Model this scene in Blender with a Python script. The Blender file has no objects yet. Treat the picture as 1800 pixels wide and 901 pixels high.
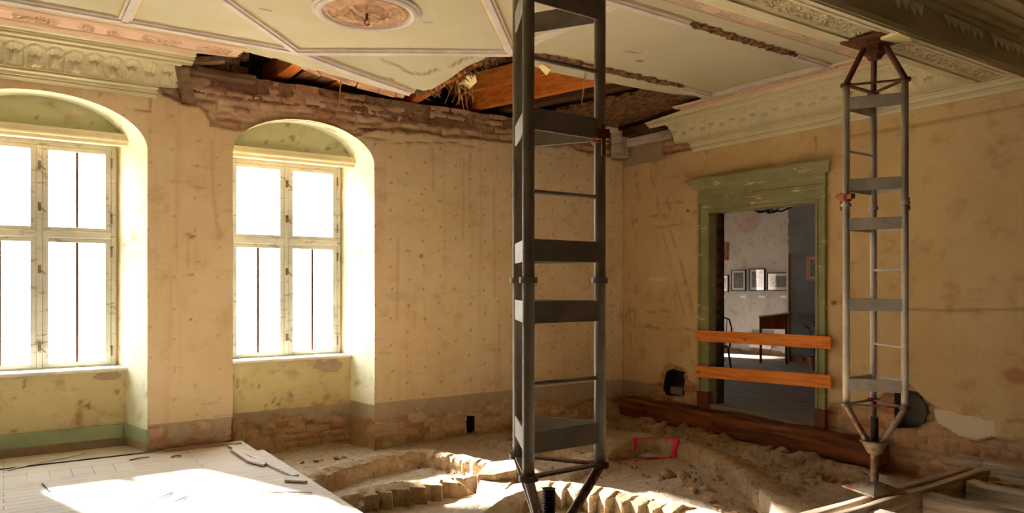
import bpy, bmesh, math, random
import numpy as np
from mathutils import Vector, Matrix
from mathutils.bvhtree import BVHTree

R = random.Random(7)
SC = bpy.context.scene
COL = SC.collection

# ------------------------------------------------------------------ survey of the room
EYE = 1.6
FOC = 1308.0
FWD = np.array([.5641, .8257, 0.]); RGT = np.array([.8257, -.5641, 0.]); CAM = np.array([0., 0., EYE])
YW = 7.82      # room face of the window wall (runs along X)
XD = 7.24      # room face of the door wall (runs along Y)
ZC = 3.75      # plaster ceiling

def ray(x, y): return FWD + RGT * (x - 900.) / FOC + np.array([0, 0, 1.]) * (500. - y) / FOC
def onY(x, y, Y): d = ray(x, y); return CAM + d * (Y / d[1])
def onX(x, y, X): d = ray(x, y); return CAM + d * (X / d[0])
def onZ(x, y, Z): d = ray(x, y); return CAM + d * ((Z - EYE) / d[2])

# ------------------------------------------------------------------ numeric helpers
def _h(ix, iy, seed):
    n = (np.asarray(ix).astype(np.int64) * 374761393 + np.asarray(iy).astype(np.int64) * 668265263 + seed * 974711) & 0xffffffff
    n = ((n ^ (n >> 13)) * 1274126177) & 0xffffffff
    n = ((n ^ (n >> 16)) * 1103515245) & 0xffffffff
    return ((n ^ (n >> 15)) & 0xffffff) / float(0xffffff)
def vn(x, y, seed=0):
    x = np.asarray(x, float); y = np.asarray(y, float)
    ix = np.floor(x); iy = np.floor(y); fx = x - ix; fy = y - iy
    fx = fx * fx * (3 - 2 * fx); fy = fy * fy * (3 - 2 * fy)
    a = _h(ix, iy, seed); b = _h(ix + 1, iy, seed); c = _h(ix, iy + 1, seed); d = _h(ix + 1, iy + 1, seed)
    return (a * (1 - fx) + b * fx) * (1 - fy) + (c * (1 - fx) + d * fx) * fy
def fbm(x, y, o=4, seed=0):
    s = 0; a = .5; t = 0
    for i in range(o):
        s = s + a * vn(np.asarray(x) * 2 ** i, np.asarray(y) * 2 ** i, seed + i * 17); t += a; a *= .5
    return s / t - .5
def sst(a, b, x):
    t = np.clip((x - a) / (b - a), 0, 1); return t * t * (3 - 2 * t)
def pldist(x, y, P):
    """distance to an open polyline, arc length of the foot, side (+ left)"""
    best = np.full(np.shape(x), 1e9); arc = np.zeros(np.shape(x)); side = np.ones(np.shape(x)); acc = 0
    for (x0, y0), (x1, y1) in zip(P[:-1], P[1:]):
        dx, dy = x1 - x0, y1 - y0; L2 = dx * dx + dy * dy + 1e-12; L = math.sqrt(L2)
        t = np.clip(((x - x0) * dx + (y - y0) * dy) / L2, 0, 1)
        ex = x - x0 - t * dx; ey = y - y0 - t * dy; d = np.sqrt(ex * ex + ey * ey)
        m = d < best
        best = np.where(m, d, best); arc = np.where(m, acc + t * L, arc)
        side = np.where(m, np.sign(dx * ey - dy * ex), side); acc += L
    return best, arc, side
def inpoly(x, y, P):
    ins = np.zeros(np.shape(x), bool); n = len(P)
    for i in range(n):
        x0, y0 = P[i]; x1, y1 = P[(i + 1) % n]
        c = ((y0 > y) != (y1 > y)) & (x < (x1 - x0) * (y - y0) / (y1 - y0 + 1e-15) + x0)
        ins ^= c
    return ins
def snap(x, y, P):
    bx, by, bd = x, y, 1e9
    n = len(P)
    for i in range(n):
        x0, y0 = P[i]; x1, y1 = P[(i + 1) % n]
        dx, dy = x1 - x0, y1 - y0
        t = max(0, min(1, ((x - x0) * dx + (y - y0) * dy) / (dx * dx + dy * dy + 1e-12)))
        ex, ey = x0 + t * dx, y0 + t * dy; d = (x - ex) ** 2 + (y - ey) ** 2
        if d < bd: bx, by, bd = ex, ey, d
    return bx, by

# ------------------------------------------------------------------ object helpers
ORIG = {}
def org(p): return ORIG.get(p.name, Vector((0, 0, 0))) if p is not None else Vector((0, 0, 0))
def tag(o, label=None, cat=None, group=None, kind=None):
    if label: o['label'] = label
    if cat: o['category'] = cat
    if group: o['group'] = group
    if kind: o['kind'] = kind
    return o
def empty(name, loc, label=None, cat=None, group=None, kind=None):
    o = bpy.data.objects.new(name, None); COL.objects.link(o); o.location = loc; o.empty_display_size = .1
    ORIG[o.name] = Vector(loc)
    return tag(o, label, cat, group, kind)
def mesh(name, V, F, mat, parent=None, smooth=False, attr=None, bevel=0, **tg):
    b = org(parent)
    me = bpy.data.meshes.new(name)
    me.from_pydata([(v[0] - b.x, v[1] - b.y, v[2] - b.z) for v in V], [], F)
    if isinstance(mat, (list, tuple)):
        for m in mat: me.materials.append(m)
    else: me.materials.append(mat)
    if smooth: me.shade_smooth()
    if attr is not None:
        for an, arr in attr.items():
            ca = me.color_attributes.new(an, 'FLOAT_COLOR', 'POINT')
            ca.data.foreach_set('color', np.asarray(arr, np.float32).ravel())
    me.update()
    o = bpy.data.objects.new(name, me); COL.objects.link(o)
    if parent is not None: o.parent = parent
    ORIG[o.name] = b
    if bevel:
        m = o.modifiers.new('edge', 'BEVEL'); m.width = bevel; m.segments = 2; m.limit_method = 'ANGLE'; m.angle_limit = math.radians(50)
    return tag(o, **{k: v for k, v in tg.items()})
def copy_tree(o, parent=None):
    c = o.copy(); COL.objects.link(c)
    if parent is not None: c.parent = parent
    ORIG[c.name] = ORIG[o.name].copy()
    for ch in list(o.children): copy_tree(ch, c)
    return c

class MB:
    def __init__(s): s.v = []; s.f = []
    def add(s, V, F):
        n = len(s.v); s.v += [tuple(map(float, p)) for p in V]; s.f += [tuple(i + n for i in q) for q in F]; return s
    def box(s, x0, x1, y0, y1, z0, z1):
        V = [(x, y, z) for x in (x0, x1) for y in (y0, y1) for z in (z0, z1)]
        return s.add(V, [(0, 1, 3, 2), (4, 6, 7, 5), (0, 4, 5, 1), (2, 3, 7, 6), (0, 2, 6, 4), (1, 5, 7, 3)])
    def bar(s, a, b, w, h, up=(0, 0, 1), n=1, jit=0, rnd=None):
        """rectangular bar from a to b (centre line), w sideways, h along up"""
        a = Vector(a); b = Vector(b); d = (b - a).normalized(); up = Vector(up)
        side = d.cross(up)
        if side.length < 1e-4: side = d.cross(Vector((1, 0, 0)))
        side.normalize(); u = side.cross(d).normalized()
        V = []; F = []
        for i in range(n + 1):
            p = a.lerp(b, i / n)
            for sx, sz in ((-1, -1), (1, -1), (1, 1), (-1, 1)):
                j = Vector((rnd.uniform(-1, 1), rnd.uniform(-1, 1), rnd.uniform(-1, 1))) * jit if jit else Vector((0, 0, 0))
                V.append(p + side * sx * w / 2 + u * sz * h / 2 + j)
        for i in range(n):
            k = i * 4
            for q in range(4):
                r = (q + 1) % 4; F.append((k + q, k + r, k + 4 + r, k + 4 + q))
        F.append((3, 2, 1, 0)); k = n * 4; F.append((k, k + 1, k + 2, k + 3))
        return s.add(V, F)
    def tube(s, P, r, seg=12, cap=True):
        P = [Vector(p) for p in P]; V = []; F = []; n = len(P)
        rr = r if isinstance(r, (list, tuple)) else [r] * n
        ref = None
        for i, p in enumerate(P):
            d = (P[min(i + 1, n - 1)] - P[max(i - 1, 0)]).normalized()
            if ref is None: ref = d.orthogonal().normalized()
            ref = (ref - d * ref.dot(d)).normalized(); b = d.cross(ref)
            for k in range(seg):
                a = 2 * math.pi * k / seg; V.append(p + (ref * math.cos(a) + b * math.sin(a)) * rr[i])
        for i in range(n - 1):
            for k in range(seg):
                k2 = (k + 1) % seg; F.append((i * seg + k, i * seg + k2, (i + 1) * seg + k2, (i + 1) * seg + k))
        if cap: F.append(tuple(range(seg))[::-1]); F.append(tuple((n - 1) * seg + k for k in range(seg)))
        return s.add(V, F)
    def lathe(s, prof, c, seg=32, sx=1, sy=1):
        V = []; F = []; n = len(prof)
        for (r, z) in prof:
            for k in range(seg):
                a = 2 * math.pi * k / seg; V.append((c[0] + r * math.cos(a) * sx, c[1] + r * math.sin(a) * sy, c[2] + z))
        for i in range(n - 1):
            for k in range(seg):
                k2 = (k + 1) % seg; F.append((i * seg + k, i * seg + k2, (i + 1) * seg + k2, (i + 1) * seg + k))
        F.append(tuple(range(seg))[::-1]); F.append(tuple((n - 1) * seg + k for k in range(seg)))
        return s.add(V, F)
    def extr(s, poly, d):
        """planar polygon (3d points) extruded by vector d"""
        n = len(poly); d = Vector(d); V = [Vector(p) for p in poly] + [Vector(p) + d for p in poly]
        F = [tuple(range(n))[::-1], tuple(range(n, 2 * n))] + [(i, (i + 1) % n, n + (i + 1) % n, n + i) for i in range(n)]
        return s.add(V, F)
    def sweep(s, prof, fn, S, closed=False):
        """prof: list of 2d points; fn(s,(a,b)) -> 3d; S: stations"""
        n = len(prof); V = [fn(t, p) for t in S for p in prof]; F = []
        m = n if closed else n - 1
        for i in range(len(S) - 1):
            for k in range(m):
                k2 = (k + 1) % n; F.append((i * n + k, i * n + k2, (i + 1) * n + k2, (i + 1) * n + k))
        if closed: F.append(tuple(range(n))[::-1]); F.append(tuple((len(S) - 1) * n + k for k in range(n)))
        return s.add(V, F)
    def build(s, name, mat, parent=None, fix=True, **kw):
        o = mesh(name, s.v, s.f, mat, parent, **kw)
        if fix:
            bm = bmesh.new(); bm.from_mesh(o.data); bmesh.ops.recalc_face_normals(bm, faces=bm.faces); bm.to_mesh(o.data); bm.free()
        return o

# ------------------------------------------------------------------ materials
def s2l(c):
    c = [x / 255. for x in c]
    return tuple(x / 12.92 if x <= .04045 else ((x + .055) / 1.055) ** 2.4 for x in c) + (1.,)
class NT:
    def __init__(s, name):
        s.m = bpy.data.materials.new(name); s.m.use_nodes = True; s.t = s.m.node_tree; s.n = s.t.nodes
        s.b = s.n['Principled BSDF']; s.out = s.n['Material Output']
        s.b.inputs['Roughness'].default_value = .9
        s.b.inputs['Specular IOR Level'].default_value = .25
        s._pos = None
    def new(s, t): return s.n.new(t)
    def link(s, a, b): s.t.links.new(a, b)
    def pos(s, obj=False):
        if obj: return s.new('ShaderNodeTexCoord').outputs['Object']
        if s._pos is None: s._pos = s.new('ShaderNodeNewGeometry').outputs['Position']
        return s._pos
    def setin(s, sock, v):
        if hasattr(v, 'is_output') or hasattr(v, 'links'): s.link(v, sock)
        else: sock.default_value = v
    def scaled(s, v, sc):
        n = s.new('ShaderNodeVectorMath'); n.operation = 'MULTIPLY'; s.link(v, n.inputs[0]); n.inputs[1].default_value = sc; return n.outputs[0]
    def noise(s, scale, detail=4, rough=.55, v=None, sc=None, dist=0):
        n = s.new('ShaderNodeTexNoise'); v = v if v is not None else s.pos()
        if sc: v = s.scaled(v, sc)
        s.link(v, n.inputs['Vector']); n.inputs['Scale'].default_value = scale; n.inputs['Detail'].default_value = detail
        n.inputs['Roughness'].default_value = rough; n.inputs['Distortion'].default_value = dist
        return n.outputs['Fac']
    def voro(s, scale, v=None, sc=None, rnd=1., feat='F1', out='Distance'):
        n = s.new('ShaderNodeTexVoronoi'); v = v if v is not None else s.pos()
        if sc: v = s.scaled(v, sc)
        n.feature = feat
        s.link(v, n.inputs['Vector']); n.inputs['Scale'].default_value = scale; n.inputs['Randomness'].default_value = rnd
        return n.outputs[out]
    def step(s, x, a, b):
        n = s.new('ShaderNodeMapRange'); n.interpolation_type = 'SMOOTHSTEP'; n.clamp = True
        s.link(x, n.inputs[0]); n.inputs[1].default_value = a; n.inputs[2].default_value = b; return n.outputs[0]
    def math(s, op, a, b=0.):
        n = s.new('ShaderNodeMath'); n.operation = op; s.setin(n.inputs[0], a); s.setin(n.inputs[1], b); return n.outputs[0]
    def mix(s, f, a, b, mode='MIX'):
        n = s.new('ShaderNodeMix'); n.data_type = 'RGBA'; n.blend_type = mode
        s.setin(n.inputs[0], f); s.setin(n.inputs[6], a); s.setin(n.inputs[7], b); return n.outputs[2]
    def attr(s, name):
        n = s.new('ShaderNodeAttribute'); n.attribute_name = name
        q = s.new('ShaderNodeSeparateColor'); s.link(n.outputs['Color'], q.inputs[0])
        return q.outputs[0], q.outputs[1], q.outputs[2], n.outputs['Alpha']
    def bump(s, h, strength=.4, dist=.01):
        n = s.new('ShaderNodeBump'); s.link(h, n.inputs['Height']); n.inputs['Strength'].default_value = strength; n.inputs['Distance'].default_value = dist
        s.link(n.outputs[0], s.b.inputs['Normal']); return s
    def col(s, c): s.setin(s.b.inputs['Base Color'], c); return s
    def rough(s, r): s.setin(s.b.inputs['Roughness'], r); return s

def simple(name, c, rough=.8, var=.12, sc=(1, 1, 1), scale=6, obj=False, metal=0, bump=.2, dark=None):
    t = NT(name); p = t.pos(obj); n = t.noise(scale, 5, .6, v=p, sc=sc)
    base = s2l(c); d = s2l(dark) if dark else tuple(x * (1 - 3 * var) for x in base[:3]) + (1.,)
    t.col(t.mix(t.step(n, .3, .68), d, base)); t.rough(rough); t.b.inputs['Metallic'].default_value = metal
    if bump: t.bump(t.noise(scale * 6, 3, .6, v=p, sc=sc), bump, .004)
    return t.m

def brick_cols(t, idv, joint, tan, red, mort):
    n = t.noise(7, 6, .7); n2 = t.noise(38, 4, .7); n3 = t.noise(2.5, 4, .6)
    k = t.math('ADD', t.math('MULTIPLY', idv, .55), t.math('ADD', t.math('MULTIPLY', n, .5), t.math('MULTIPLY', n3, .35)))
    c = t.mix(t.step(k, .62, 1.0), tan, red)
    c = t.mix(t.math('MULTIPLY', t.step(n2, .42, .7), .7), c, mort)                        # lime and dust
    c = t.mix(t.math('MULTIPLY', t.step(t.noise(16, 5, .75), .56, .7), .6), c, t.mix(.55, red, (.02, .012, .008, 1)))
    return t.mix(t.math('MULTIPLY', t.step(joint, .4, .75), .75), c, t.mix(.18, mort, (.06, .035, .02, 1)))  # joint colour darkened to stand in for shadow in the crevices
def plaster_wall(name, base, warm, dirt, streak=.5, dots=True, brick_tan=(176, 136, 96), brick_red=(140, 78, 50), mort=(168, 140, 106), grey=(158, 142, 124), green=None):
    t = NT(name); r, g, b, a = t.attr('mask'); r2, g2, b2, a2 = t.attr('mark')
    c = s2l(base)
    big = t.noise(.9, 4, .6); mid = t.noise(4.5, 5, .65)
    c = t.mix(t.step(big, .35, .7), c, s2l(warm))
    c = t.mix(t.math('MULTIPLY', t.step(mid, .5, .75), .7), c, s2l(dirt))
    st = t.noise(1., 5, .7, sc=(9, 9, .35)); st2 = t.noise(1., 4, .7, sc=(34, 34, .5))
    s_ = t.math('MULTIPLY', t.math('ADD', t.step(st, .52, .74), t.step(st2, .6, .78)), streak * .55)
    c = t.mix(s_, c, s2l((202, 150, 104)), 'MIX')
    sm = t.noise(3, 4, .6, sc=(1, 1, 5)); c = t.mix(t.math('MULTIPLY', t.step(sm, .6, .78), .35), c, s2l((150, 118, 82)))
    spk = t.noise(60, 2, .5); c = t.mix(t.math('MULTIPLY', t.step(spk, .62, .78), .25), c, s2l((120, 90, 60)))
    # marks: cracks (R), pale repair (G), rust / red (B)
    c = t.mix(t.math('MULTIPLY', r2, .85), c, s2l((92, 64, 40)))
    c = t.mix(t.step(t.math('ADD', g2, t.math('MULTIPLY', t.math('SUBTRACT', t.noise(25, 4, .6), .5), .6)), .4, .6), c, s2l((212, 192, 160)))
    c = t.mix(b2, c, s2l((168, 96, 58)))
    if green is not None: pass
    gr = t.mix(t.noise(14, 5, .6), s2l(grey), s2l((164, 142, 114)))
    edge = t.math('MULTIPLY', t.math('SUBTRACT', t.noise(26, 5, .65), .5), .7)
    c = t.mix(t.step(t.math('ADD', g, edge), .42, .58), c, gr)
    bc = brick_cols(t, a, b, s2l(brick_tan), s2l(brick_red), s2l(mort))
    c = t.mix(t.step(t.math('ADD', r, edge), .45, .58), c, bc)
    t.col(c); t.rough(.92)
    t.bump(t.noise(70, 4, .6), .35, .006)
    return t.m

M = {}
M['wallA'] = plaster_wall('ochre_plaster', (228, 206, 168), (220, 194, 150), (200, 170, 126), .75, brick_tan=(216, 186, 148), brick_red=(178, 132, 100), mort=(206, 178, 142), grey=(198, 180, 152))
M['wallD'] = plaster_wall('ochre_plaster_door_wall', (206, 178, 132), (196, 164, 114), (172, 138, 94), .2, grey=(160, 138, 110), brick_tan=(190, 150, 112), brick_red=(166, 102, 70))
M['niche'] = plaster_wall('pale_green_plaster', (240, 239, 214), (232, 230, 198), (196, 190, 156), .05, grey=(180, 164, 136))
M['tymp'] = plaster_wall('shaded_green_plaster', (194, 190, 154), (184, 180, 140), (150, 144, 108), .05)  # same plaster as the reveal, its shade put into a darker colour
M['parapet'] = plaster_wall('parapet_plaster', (226, 210, 160), (210, 188, 136), (172, 142, 102), .15, brick_tan=(206, 172, 132), brick_red=(176, 122, 90), grey=(192, 172, 142))
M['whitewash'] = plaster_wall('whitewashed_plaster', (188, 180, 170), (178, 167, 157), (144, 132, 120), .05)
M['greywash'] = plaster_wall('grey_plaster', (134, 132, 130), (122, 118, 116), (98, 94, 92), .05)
M['plainwall'] = simple('plain_plaster', (214, 178, 122), .9, .05, scale=1.5); M['rearwall'] = simple('dark_rear_shell', (124, 104, 84), .95, .1, scale=2)  # rear shell tone chosen dark to hold down bounced light
def ceil_mat():
    t = NT('cream_ceiling'); r2, g2, b2, a2 = t.attr('mark')
    n = t.noise(.8, 4, .6); m = t.noise(5, 5, .6); f = t.noise(3, 3, .5, sc=(1, 6, 1))
    c = t.mix(t.step(n, .35, .7), s2l((186, 179, 153)), s2l((178, 168, 138)))
    c = t.mix(t.math('MULTIPLY', t.step(m, .58, .8), .3), c, s2l((198, 166, 104)))
    c = t.mix(t.math('MULTIPLY', t.step(f, .6, .75), .25), c, s2l((206, 176, 112)))
    c = t.mix(t.math('MULTIPLY', r2, .9), c, s2l((104, 74, 46)))
    lat = t.mix(t.noise(30, 5, .7, sc=(.4, 3, 1)), s2l((66, 42, 24)), s2l((150, 112, 72)))
    c = t.mix(t.step(g2, .4, .6), c, lat)
    t.col(c).bump(t.noise(50, 3, .6), .12, .004); return t.m
M['ceiling'] = ceil_mat()
def trim_mat(name, base, raised, dirt=(150, 124, 70)):
    t = NT(name); r, g, b, a = t.attr('mask')
    n = t.noise(2, 5, .6); c = t.mix(t.step(n, .35, .75), s2l(base), s2l(tuple(int(x * .93) for x in base)))
    c = t.mix(r, c, s2l(raised))                      # painted band
    c = t.mix(t.math('MULTIPLY', g, .55), c, s2l(dirt))  # darker carving: undercuts, cove foot, rose ground, scrolls
    c = t.mix(t.math('MULTIPLY', t.step(t.noise(18, 5, .7), .58, .8), .3), c, s2l(dirt))
    t.col(c).bump(t.noise(80, 3, .6), .15, .003); return t.m
M['trim'] = trim_mat('moulded_cornice_paint', (212, 202, 164), (206, 174, 148))
M['rib'] = simple('lilac_rib_paint', (204, 192, 182), .85, .06, scale=8)
M['ribline'] = simple('olive_line_paint', (196, 172, 104), .9, .05)
M['pink'] = simple('pink_plaster', (198, 160, 126), .9, .12, scale=14, bump=.5)
M['brownpl'] = simple('bare_profile_plaster', (142, 112, 84), .95, .16, scale=10, bump=.5)
def peel(name, base, under, amt=.62):
    t = NT(name); n = t.noise(5, 6, .68, sc=(1, .45, 3.0)); c = t.mix(t.step(t.noise(3, 4), .3, .7), s2l(base), s2l(tuple(int(x * .9) for x in base)))
    c = t.mix(t.step(n, amt, amt + .03), c, s2l(under)); c = t.mix(t.math('MULTIPLY', t.step(t.noise(30, 4, .7), .62, .8), .5), c, s2l((84, 70, 44)))
    t.col(c).rough(.6).bump(n, .25, .004); return t.m
M['doorgreen'] = peel('peeling_green_paint', (148, 146, 102), (204, 184, 128), .595)
M['doorred'] = peel('worn_red_paint', (112, 62, 46), (182, 160, 126), .66)
M['winpaint'] = peel('weathered_window_paint', (210, 205, 190), (166, 155, 138), .58)
M['ledge'] = simple('ledge_paint', (222, 206, 166), .8, .05, scale=5)
M['sill'] = simple('sill_paint', (232, 222, 206), .7, .06, scale=6)
M['bandgreen'] = peel('green_skirting_paint', (168, 182, 140), (150, 132, 104), .68)
def wood(name, light, dark, sc, scale=3, rough=.75, obj=False, knots=True):
    t = NT(name); p = t.pos(obj)
    n = t.noise(scale, 6, .6, v=p, sc=sc, dist=.6); f = t.noise(scale * 5, 4, .6, v=p, sc=sc)
    c = t.mix(t.step(n, .3, .7), s2l(dark), s2l(light)); c = t.mix(t.math('MULTIPLY', t.step(f, .55, .8), .5), c, s2l(dark))
    if knots:
        k = t.voro(5, v=p, sc=tuple(1 if x > 1 else .45 for x in sc)); c = t.mix(t.math('MULTIPLY', t.step(k, .12, .05), .8), c, s2l(tuple(int(x * .6) for x in dark)))
    t.col(c).rough(rough).bump(f, .3, .004); return t.m
M['orange'] = wood('orange_board', (244, 150, 70), (206, 112, 46), (8, .6, 8))
M['joist'] = wood('new_joist', (224, 134, 58), (188, 98, 34), (6, .6, 6))
M['lath'] = wood('old_lath_boards', (196, 146, 108), (140, 96, 66), (1, 6, 6))
M['oldwoodX'] = wood('grey_joist_x', (206, 182, 154), (150, 126, 102), (.5, 7, 7))
M['oldwoodY'] = wood('grey_joist_y', (204, 188, 168), (146, 130, 112), (7, .5, 7))
M['oldbeam'] = wood('brown_plate', (150, 116, 86), (96, 68, 48), (.5, 7, 7))
M['sillbeam'] = wood('brown_beam', (132, 74, 36), (70, 36, 16), (7, .5, 7))
M['darkwood'] = wood('dark_old_boards', (92, 60, 38), (44, 26, 16), (6, .6, 6))
M['debris'] = simple('mud_and_lath', (146, 106, 74), 1., .2, scale=12, sc=(3, .7, 2), dark=(52, 32, 18), bump=.9)
def floor_mat():
    t = NT('pale_parquet'); P = t.pos()
    def br(w, h, off, mort, rot=None):
        n = t.new('ShaderNodeTexBrick'); v = P
        if rot:
            mp = t.new('ShaderNodeMapping'); t.link(P, mp.inputs[0]); mp.inputs['Rotation'].default_value = (0, 0, rot); v = mp.outputs[0]
        t.link(v, n.inputs['Vector']); n.offset = off; n.inputs['Scale'].default_value = 1.; n.inputs['Mortar Size'].default_value = mort
        n.inputs['Mortar Smooth'].default_value = .1; n.inputs['Brick Width'].default_value = w; n.inputs['Row Height'].default_value = h
        n.inputs['Color1'].default_value = (.25, .25, .25, 1); n.inputs['Color2'].default_value = (.75, .75, .75, 1); n.inputs['Bias'].default_value = 0
        return n
    a = br(2.3, .105, .37, .0022); b2 = br(.16, .5, 0, .002)
    sx = t.new('ShaderNodeSeparateXYZ'); t.link(P, sx.inputs[0])
    band = t.math('MULTIPLY', t.step(sx.outputs[1], 7.18, 7.181), t.step(sx.outputs[1], 7.56, 7.559)); band = t.math('MULTIPLY', band, t.step(sx.outputs[0], .95, .949))
    tone = t.mix(band, a.outputs['Color'], b2.outputs['Color']); line = t.math('MAXIMUM', t.math('MULTIPLY', a.outputs['Fac'], t.math('SUBTRACT', 1., band)), t.math('MULTIPLY', b2.outputs['Fac'], band))
    line = t.math('MULTIPLY', line, t.step(t.noise(1.6, 4, .7), .36, .56))
    gr = t.noise(4, 5, .6, sc=(.6, 9, 1))
    c = t.mix(tone, s2l((186, 170, 154)), s2l((206, 192, 176))); c = t.mix(t.math('MULTIPLY', t.step(gr, .45, .75), .45), c, s2l((160, 144, 130)))
    c = t.mix(t.math('MULTIPLY', t.step(t.noise(1.1, 5, .6), .52, .75), .4), c, s2l((156, 136, 116)))
    c = t.mix(line, c, s2l((60, 46, 40)))
    t.col(c).rough(.72); t.b.inputs['Specular IOR Level'].default_value = .35; t.bump(gr, .15, .003); return t.m
M['floor'] = floor_mat()
M['floor2'] = wood('grey_floor_boards', (150, 138, 126), (104, 92, 82), (9, .5, 9), knots=False)
def dirt_mat(name, a, b, c3):
    t = NT(name); n = t.noise(2.2, 6, .65); m = t.noise(14, 6, .7); v = t.voro(55)
    c = t.mix(t.step(n, .35, .65), s2l(a), s2l(b)); c = t.mix(t.math('MULTIPLY', t.step(m, .46, .7), .95), c, s2l(c3)); c = t.mix(t.math('MULTIPLY', t.step(t.noise(44, 5, .75), .54, .7), .6), c, s2l(tuple(int(x * .62) for x in c3)))
    c = t.mix(t.math('MULTIPLY', t.step(v, .22, .1), .35), c, s2l((214, 196, 166)))
    t.col(c).rough(1.).bump(t.math('ADD', m, t.noise(60, 4, .7)), 1., .03); return t.m
M['dirt'] = dirt_mat('dusty_earth', (226, 206, 180), (208, 184, 154), (184, 156, 126))
M['ribbrick'] = dirt_mat('lime_covered_brick', (206, 180, 144), (190, 156, 116), (156, 114, 80))
M['brickhead'] = dirt_mat('dusty_brick_head', (196, 160, 124), (160, 112, 82), (120, 84, 60))
M['stone'] = dirt_mat('rubble', (198, 168, 134), (172, 132, 98), (140, 104, 76))
M['brickred'] = dirt_mat('broken_brick', (182, 126, 92), (166, 108, 76), (160, 130, 102))
def steel(name, base, speck, metal=.35, rust=.0):
    t = NT(name); p = t.pos(); n = t.noise(5, 5, .6); f = t.noise(160, 3, .6)
    c = t.mix(t.step(n, .3, .7), s2l(base), s2l(tuple(int(x * .84) for x in base))); c = t.mix(t.math('MULTIPLY', t.step(f, .55, .72), .5), c, s2l(speck))
    if rust: c = t.mix(t.step(t.noise(9, 6, .7), 1 - rust, 1.08 - rust), c, s2l((112, 62, 34)))
    t.col(c).rough(.55); t.b.inputs['Metallic'].default_value = metal; t.b.inputs['Specular IOR Level'].default_value = .4; t.bump(f, .15, .002); return t.m
M['steel'] = steel('galvanised_steel', (188, 178, 164), (210, 200, 186), .0)
M['steel2'] = steel('plain_steel', (134, 116, 96), (156, 140, 120), rust=.5)
M['rust'] = steel('rusty_steel', (106, 66, 42), (136, 84, 48), .2, .5)
M['orust'] = steel('orange_rust', (156, 86, 34), (190, 116, 50), .1, .4)
M['thread'] = steel('dark_screw', (52, 48, 44), (80, 74, 68), .5)
M['black'] = simple('black_iron', (26, 22, 20), .5, .1)
M['white'] = simple('white_card', (226, 222, 214), .8, .03)
M['paper'] = simple('grey_paper', (206, 202, 200), .8, .05)
M['yellow'] = simple('yellow_scrap', (206, 190, 96), .8, .05)
M['paint'] = simple('pink_spray_paint', (226, 44, 92), .7, .05, scale=30)
M['pframe'] = simple('black_frame', (22, 20, 20), .4, .1)
M['photo'] = simple('grey_photograph', (150, 146, 140), .6, .25, scale=28, dark=(40, 38, 38), bump=0)
M['paint_brown'] = simple('brown_painting', (190, 122, 52), .6, .15, scale=7, dark=(110, 62, 24), bump=0)
M['lectern'] = wood('red_brown_lectern', (158, 82, 44), (110, 50, 26), (6, 6, .6), knots=False)
M['leaf'] = simple('dark_leaf', (44, 56, 26), .6, .15)
M['straw'] = simple('straw', (190, 150, 84), .8, .1)
M['hole'] = simple('dark_hole_lining', (52, 40, 32), 1., .2)  # dark lining of the wall slot and the broken-out hole
M['cavity'] = simple('dark_grey_cavity', (98, 94, 84), .95, .1)
M['duct'] = simple('grey_duct', (122, 120, 114), .6, .08)
M['cream'] = simple('cream_chip', (240, 222, 166), .9, .04)
M['pot'] = simple('clay_pot', (150, 92, 62), .8, .08)
def glass_mat():
    t = NT('old_window_glass'); g = t.new('ShaderNodeBsdfGlossy'); g.inputs['Roughness'].default_value = .02
    tr = t.new('ShaderNodeBsdfTransparent'); tr.inputs[0].default_value = (.96, .97, .96, 1); mx = t.new('ShaderNodeMixShader'); mx.inputs[0].default_value = .06
    t.link(tr.outputs[0], mx.inputs[1]); t.link(g.outputs[0], mx.inputs[2]); t.link(mx.outputs[0], t.out.inputs['Surface']); return t.m
M['glass'] = glass_mat()
def pglass_mat():
    t = NT('picture_glass'); g = t.new('ShaderNodeBsdfGlossy'); g.inputs['Roughness'].default_value = .04
    tr = t.new('ShaderNodeBsdfTransparent'); mx = t.new('ShaderNodeMixShader'); mx.inputs[0].default_value = .12
    t.link(tr.outputs[0], mx.inputs[1]); t.link(g.outputs[0], mx.inputs[2]); t.link(mx.outputs[0], t.out.inputs['Surface']); return t.m
M['pglass'] = pglass_mat()

# ------------------------------------------------------------------ relief walls
def bricks(u, z, seed=0, L=.27, H=.078):
    """irregular brickwork: (joint 0..1, id 0..1, relief)"""
    uu = u + .06 * fbm(u * 3, z * 5, 3, seed + 3) + .03 * fbm(u * 11, z * 11, 2, seed + 4); zz = z + .05 * fbm(u * 2.2, z * 2.2, 3, seed + 5) + .03 * fbm(u * 9, z * 9, 3, seed + 8)
    row = np.floor(zz / H); off = _h(row, row * 0, seed) * L
    LL = L * (.6 + .4 * (_h(row, row * 0 + 7, seed) > .45)); cx = (uu + off) / LL; colm = np.floor(cx)
    fu = np.abs(cx - colm - .5) * 2; fz = np.abs(zz / H - row - .5) * 2
    j = np.maximum(sst(.86, .98, fu), sst(.7, .95, fz)); idv = _h(row, colm, seed + 11)
    rel = (idv - .5) * .026 - .024 * j * (.4 + 1.2 * vn(u * 5, z * 5, seed + 6)) + .03 * fbm(u * 14, z * 14, 4, seed + 2)
    return j, idv, rel
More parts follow.
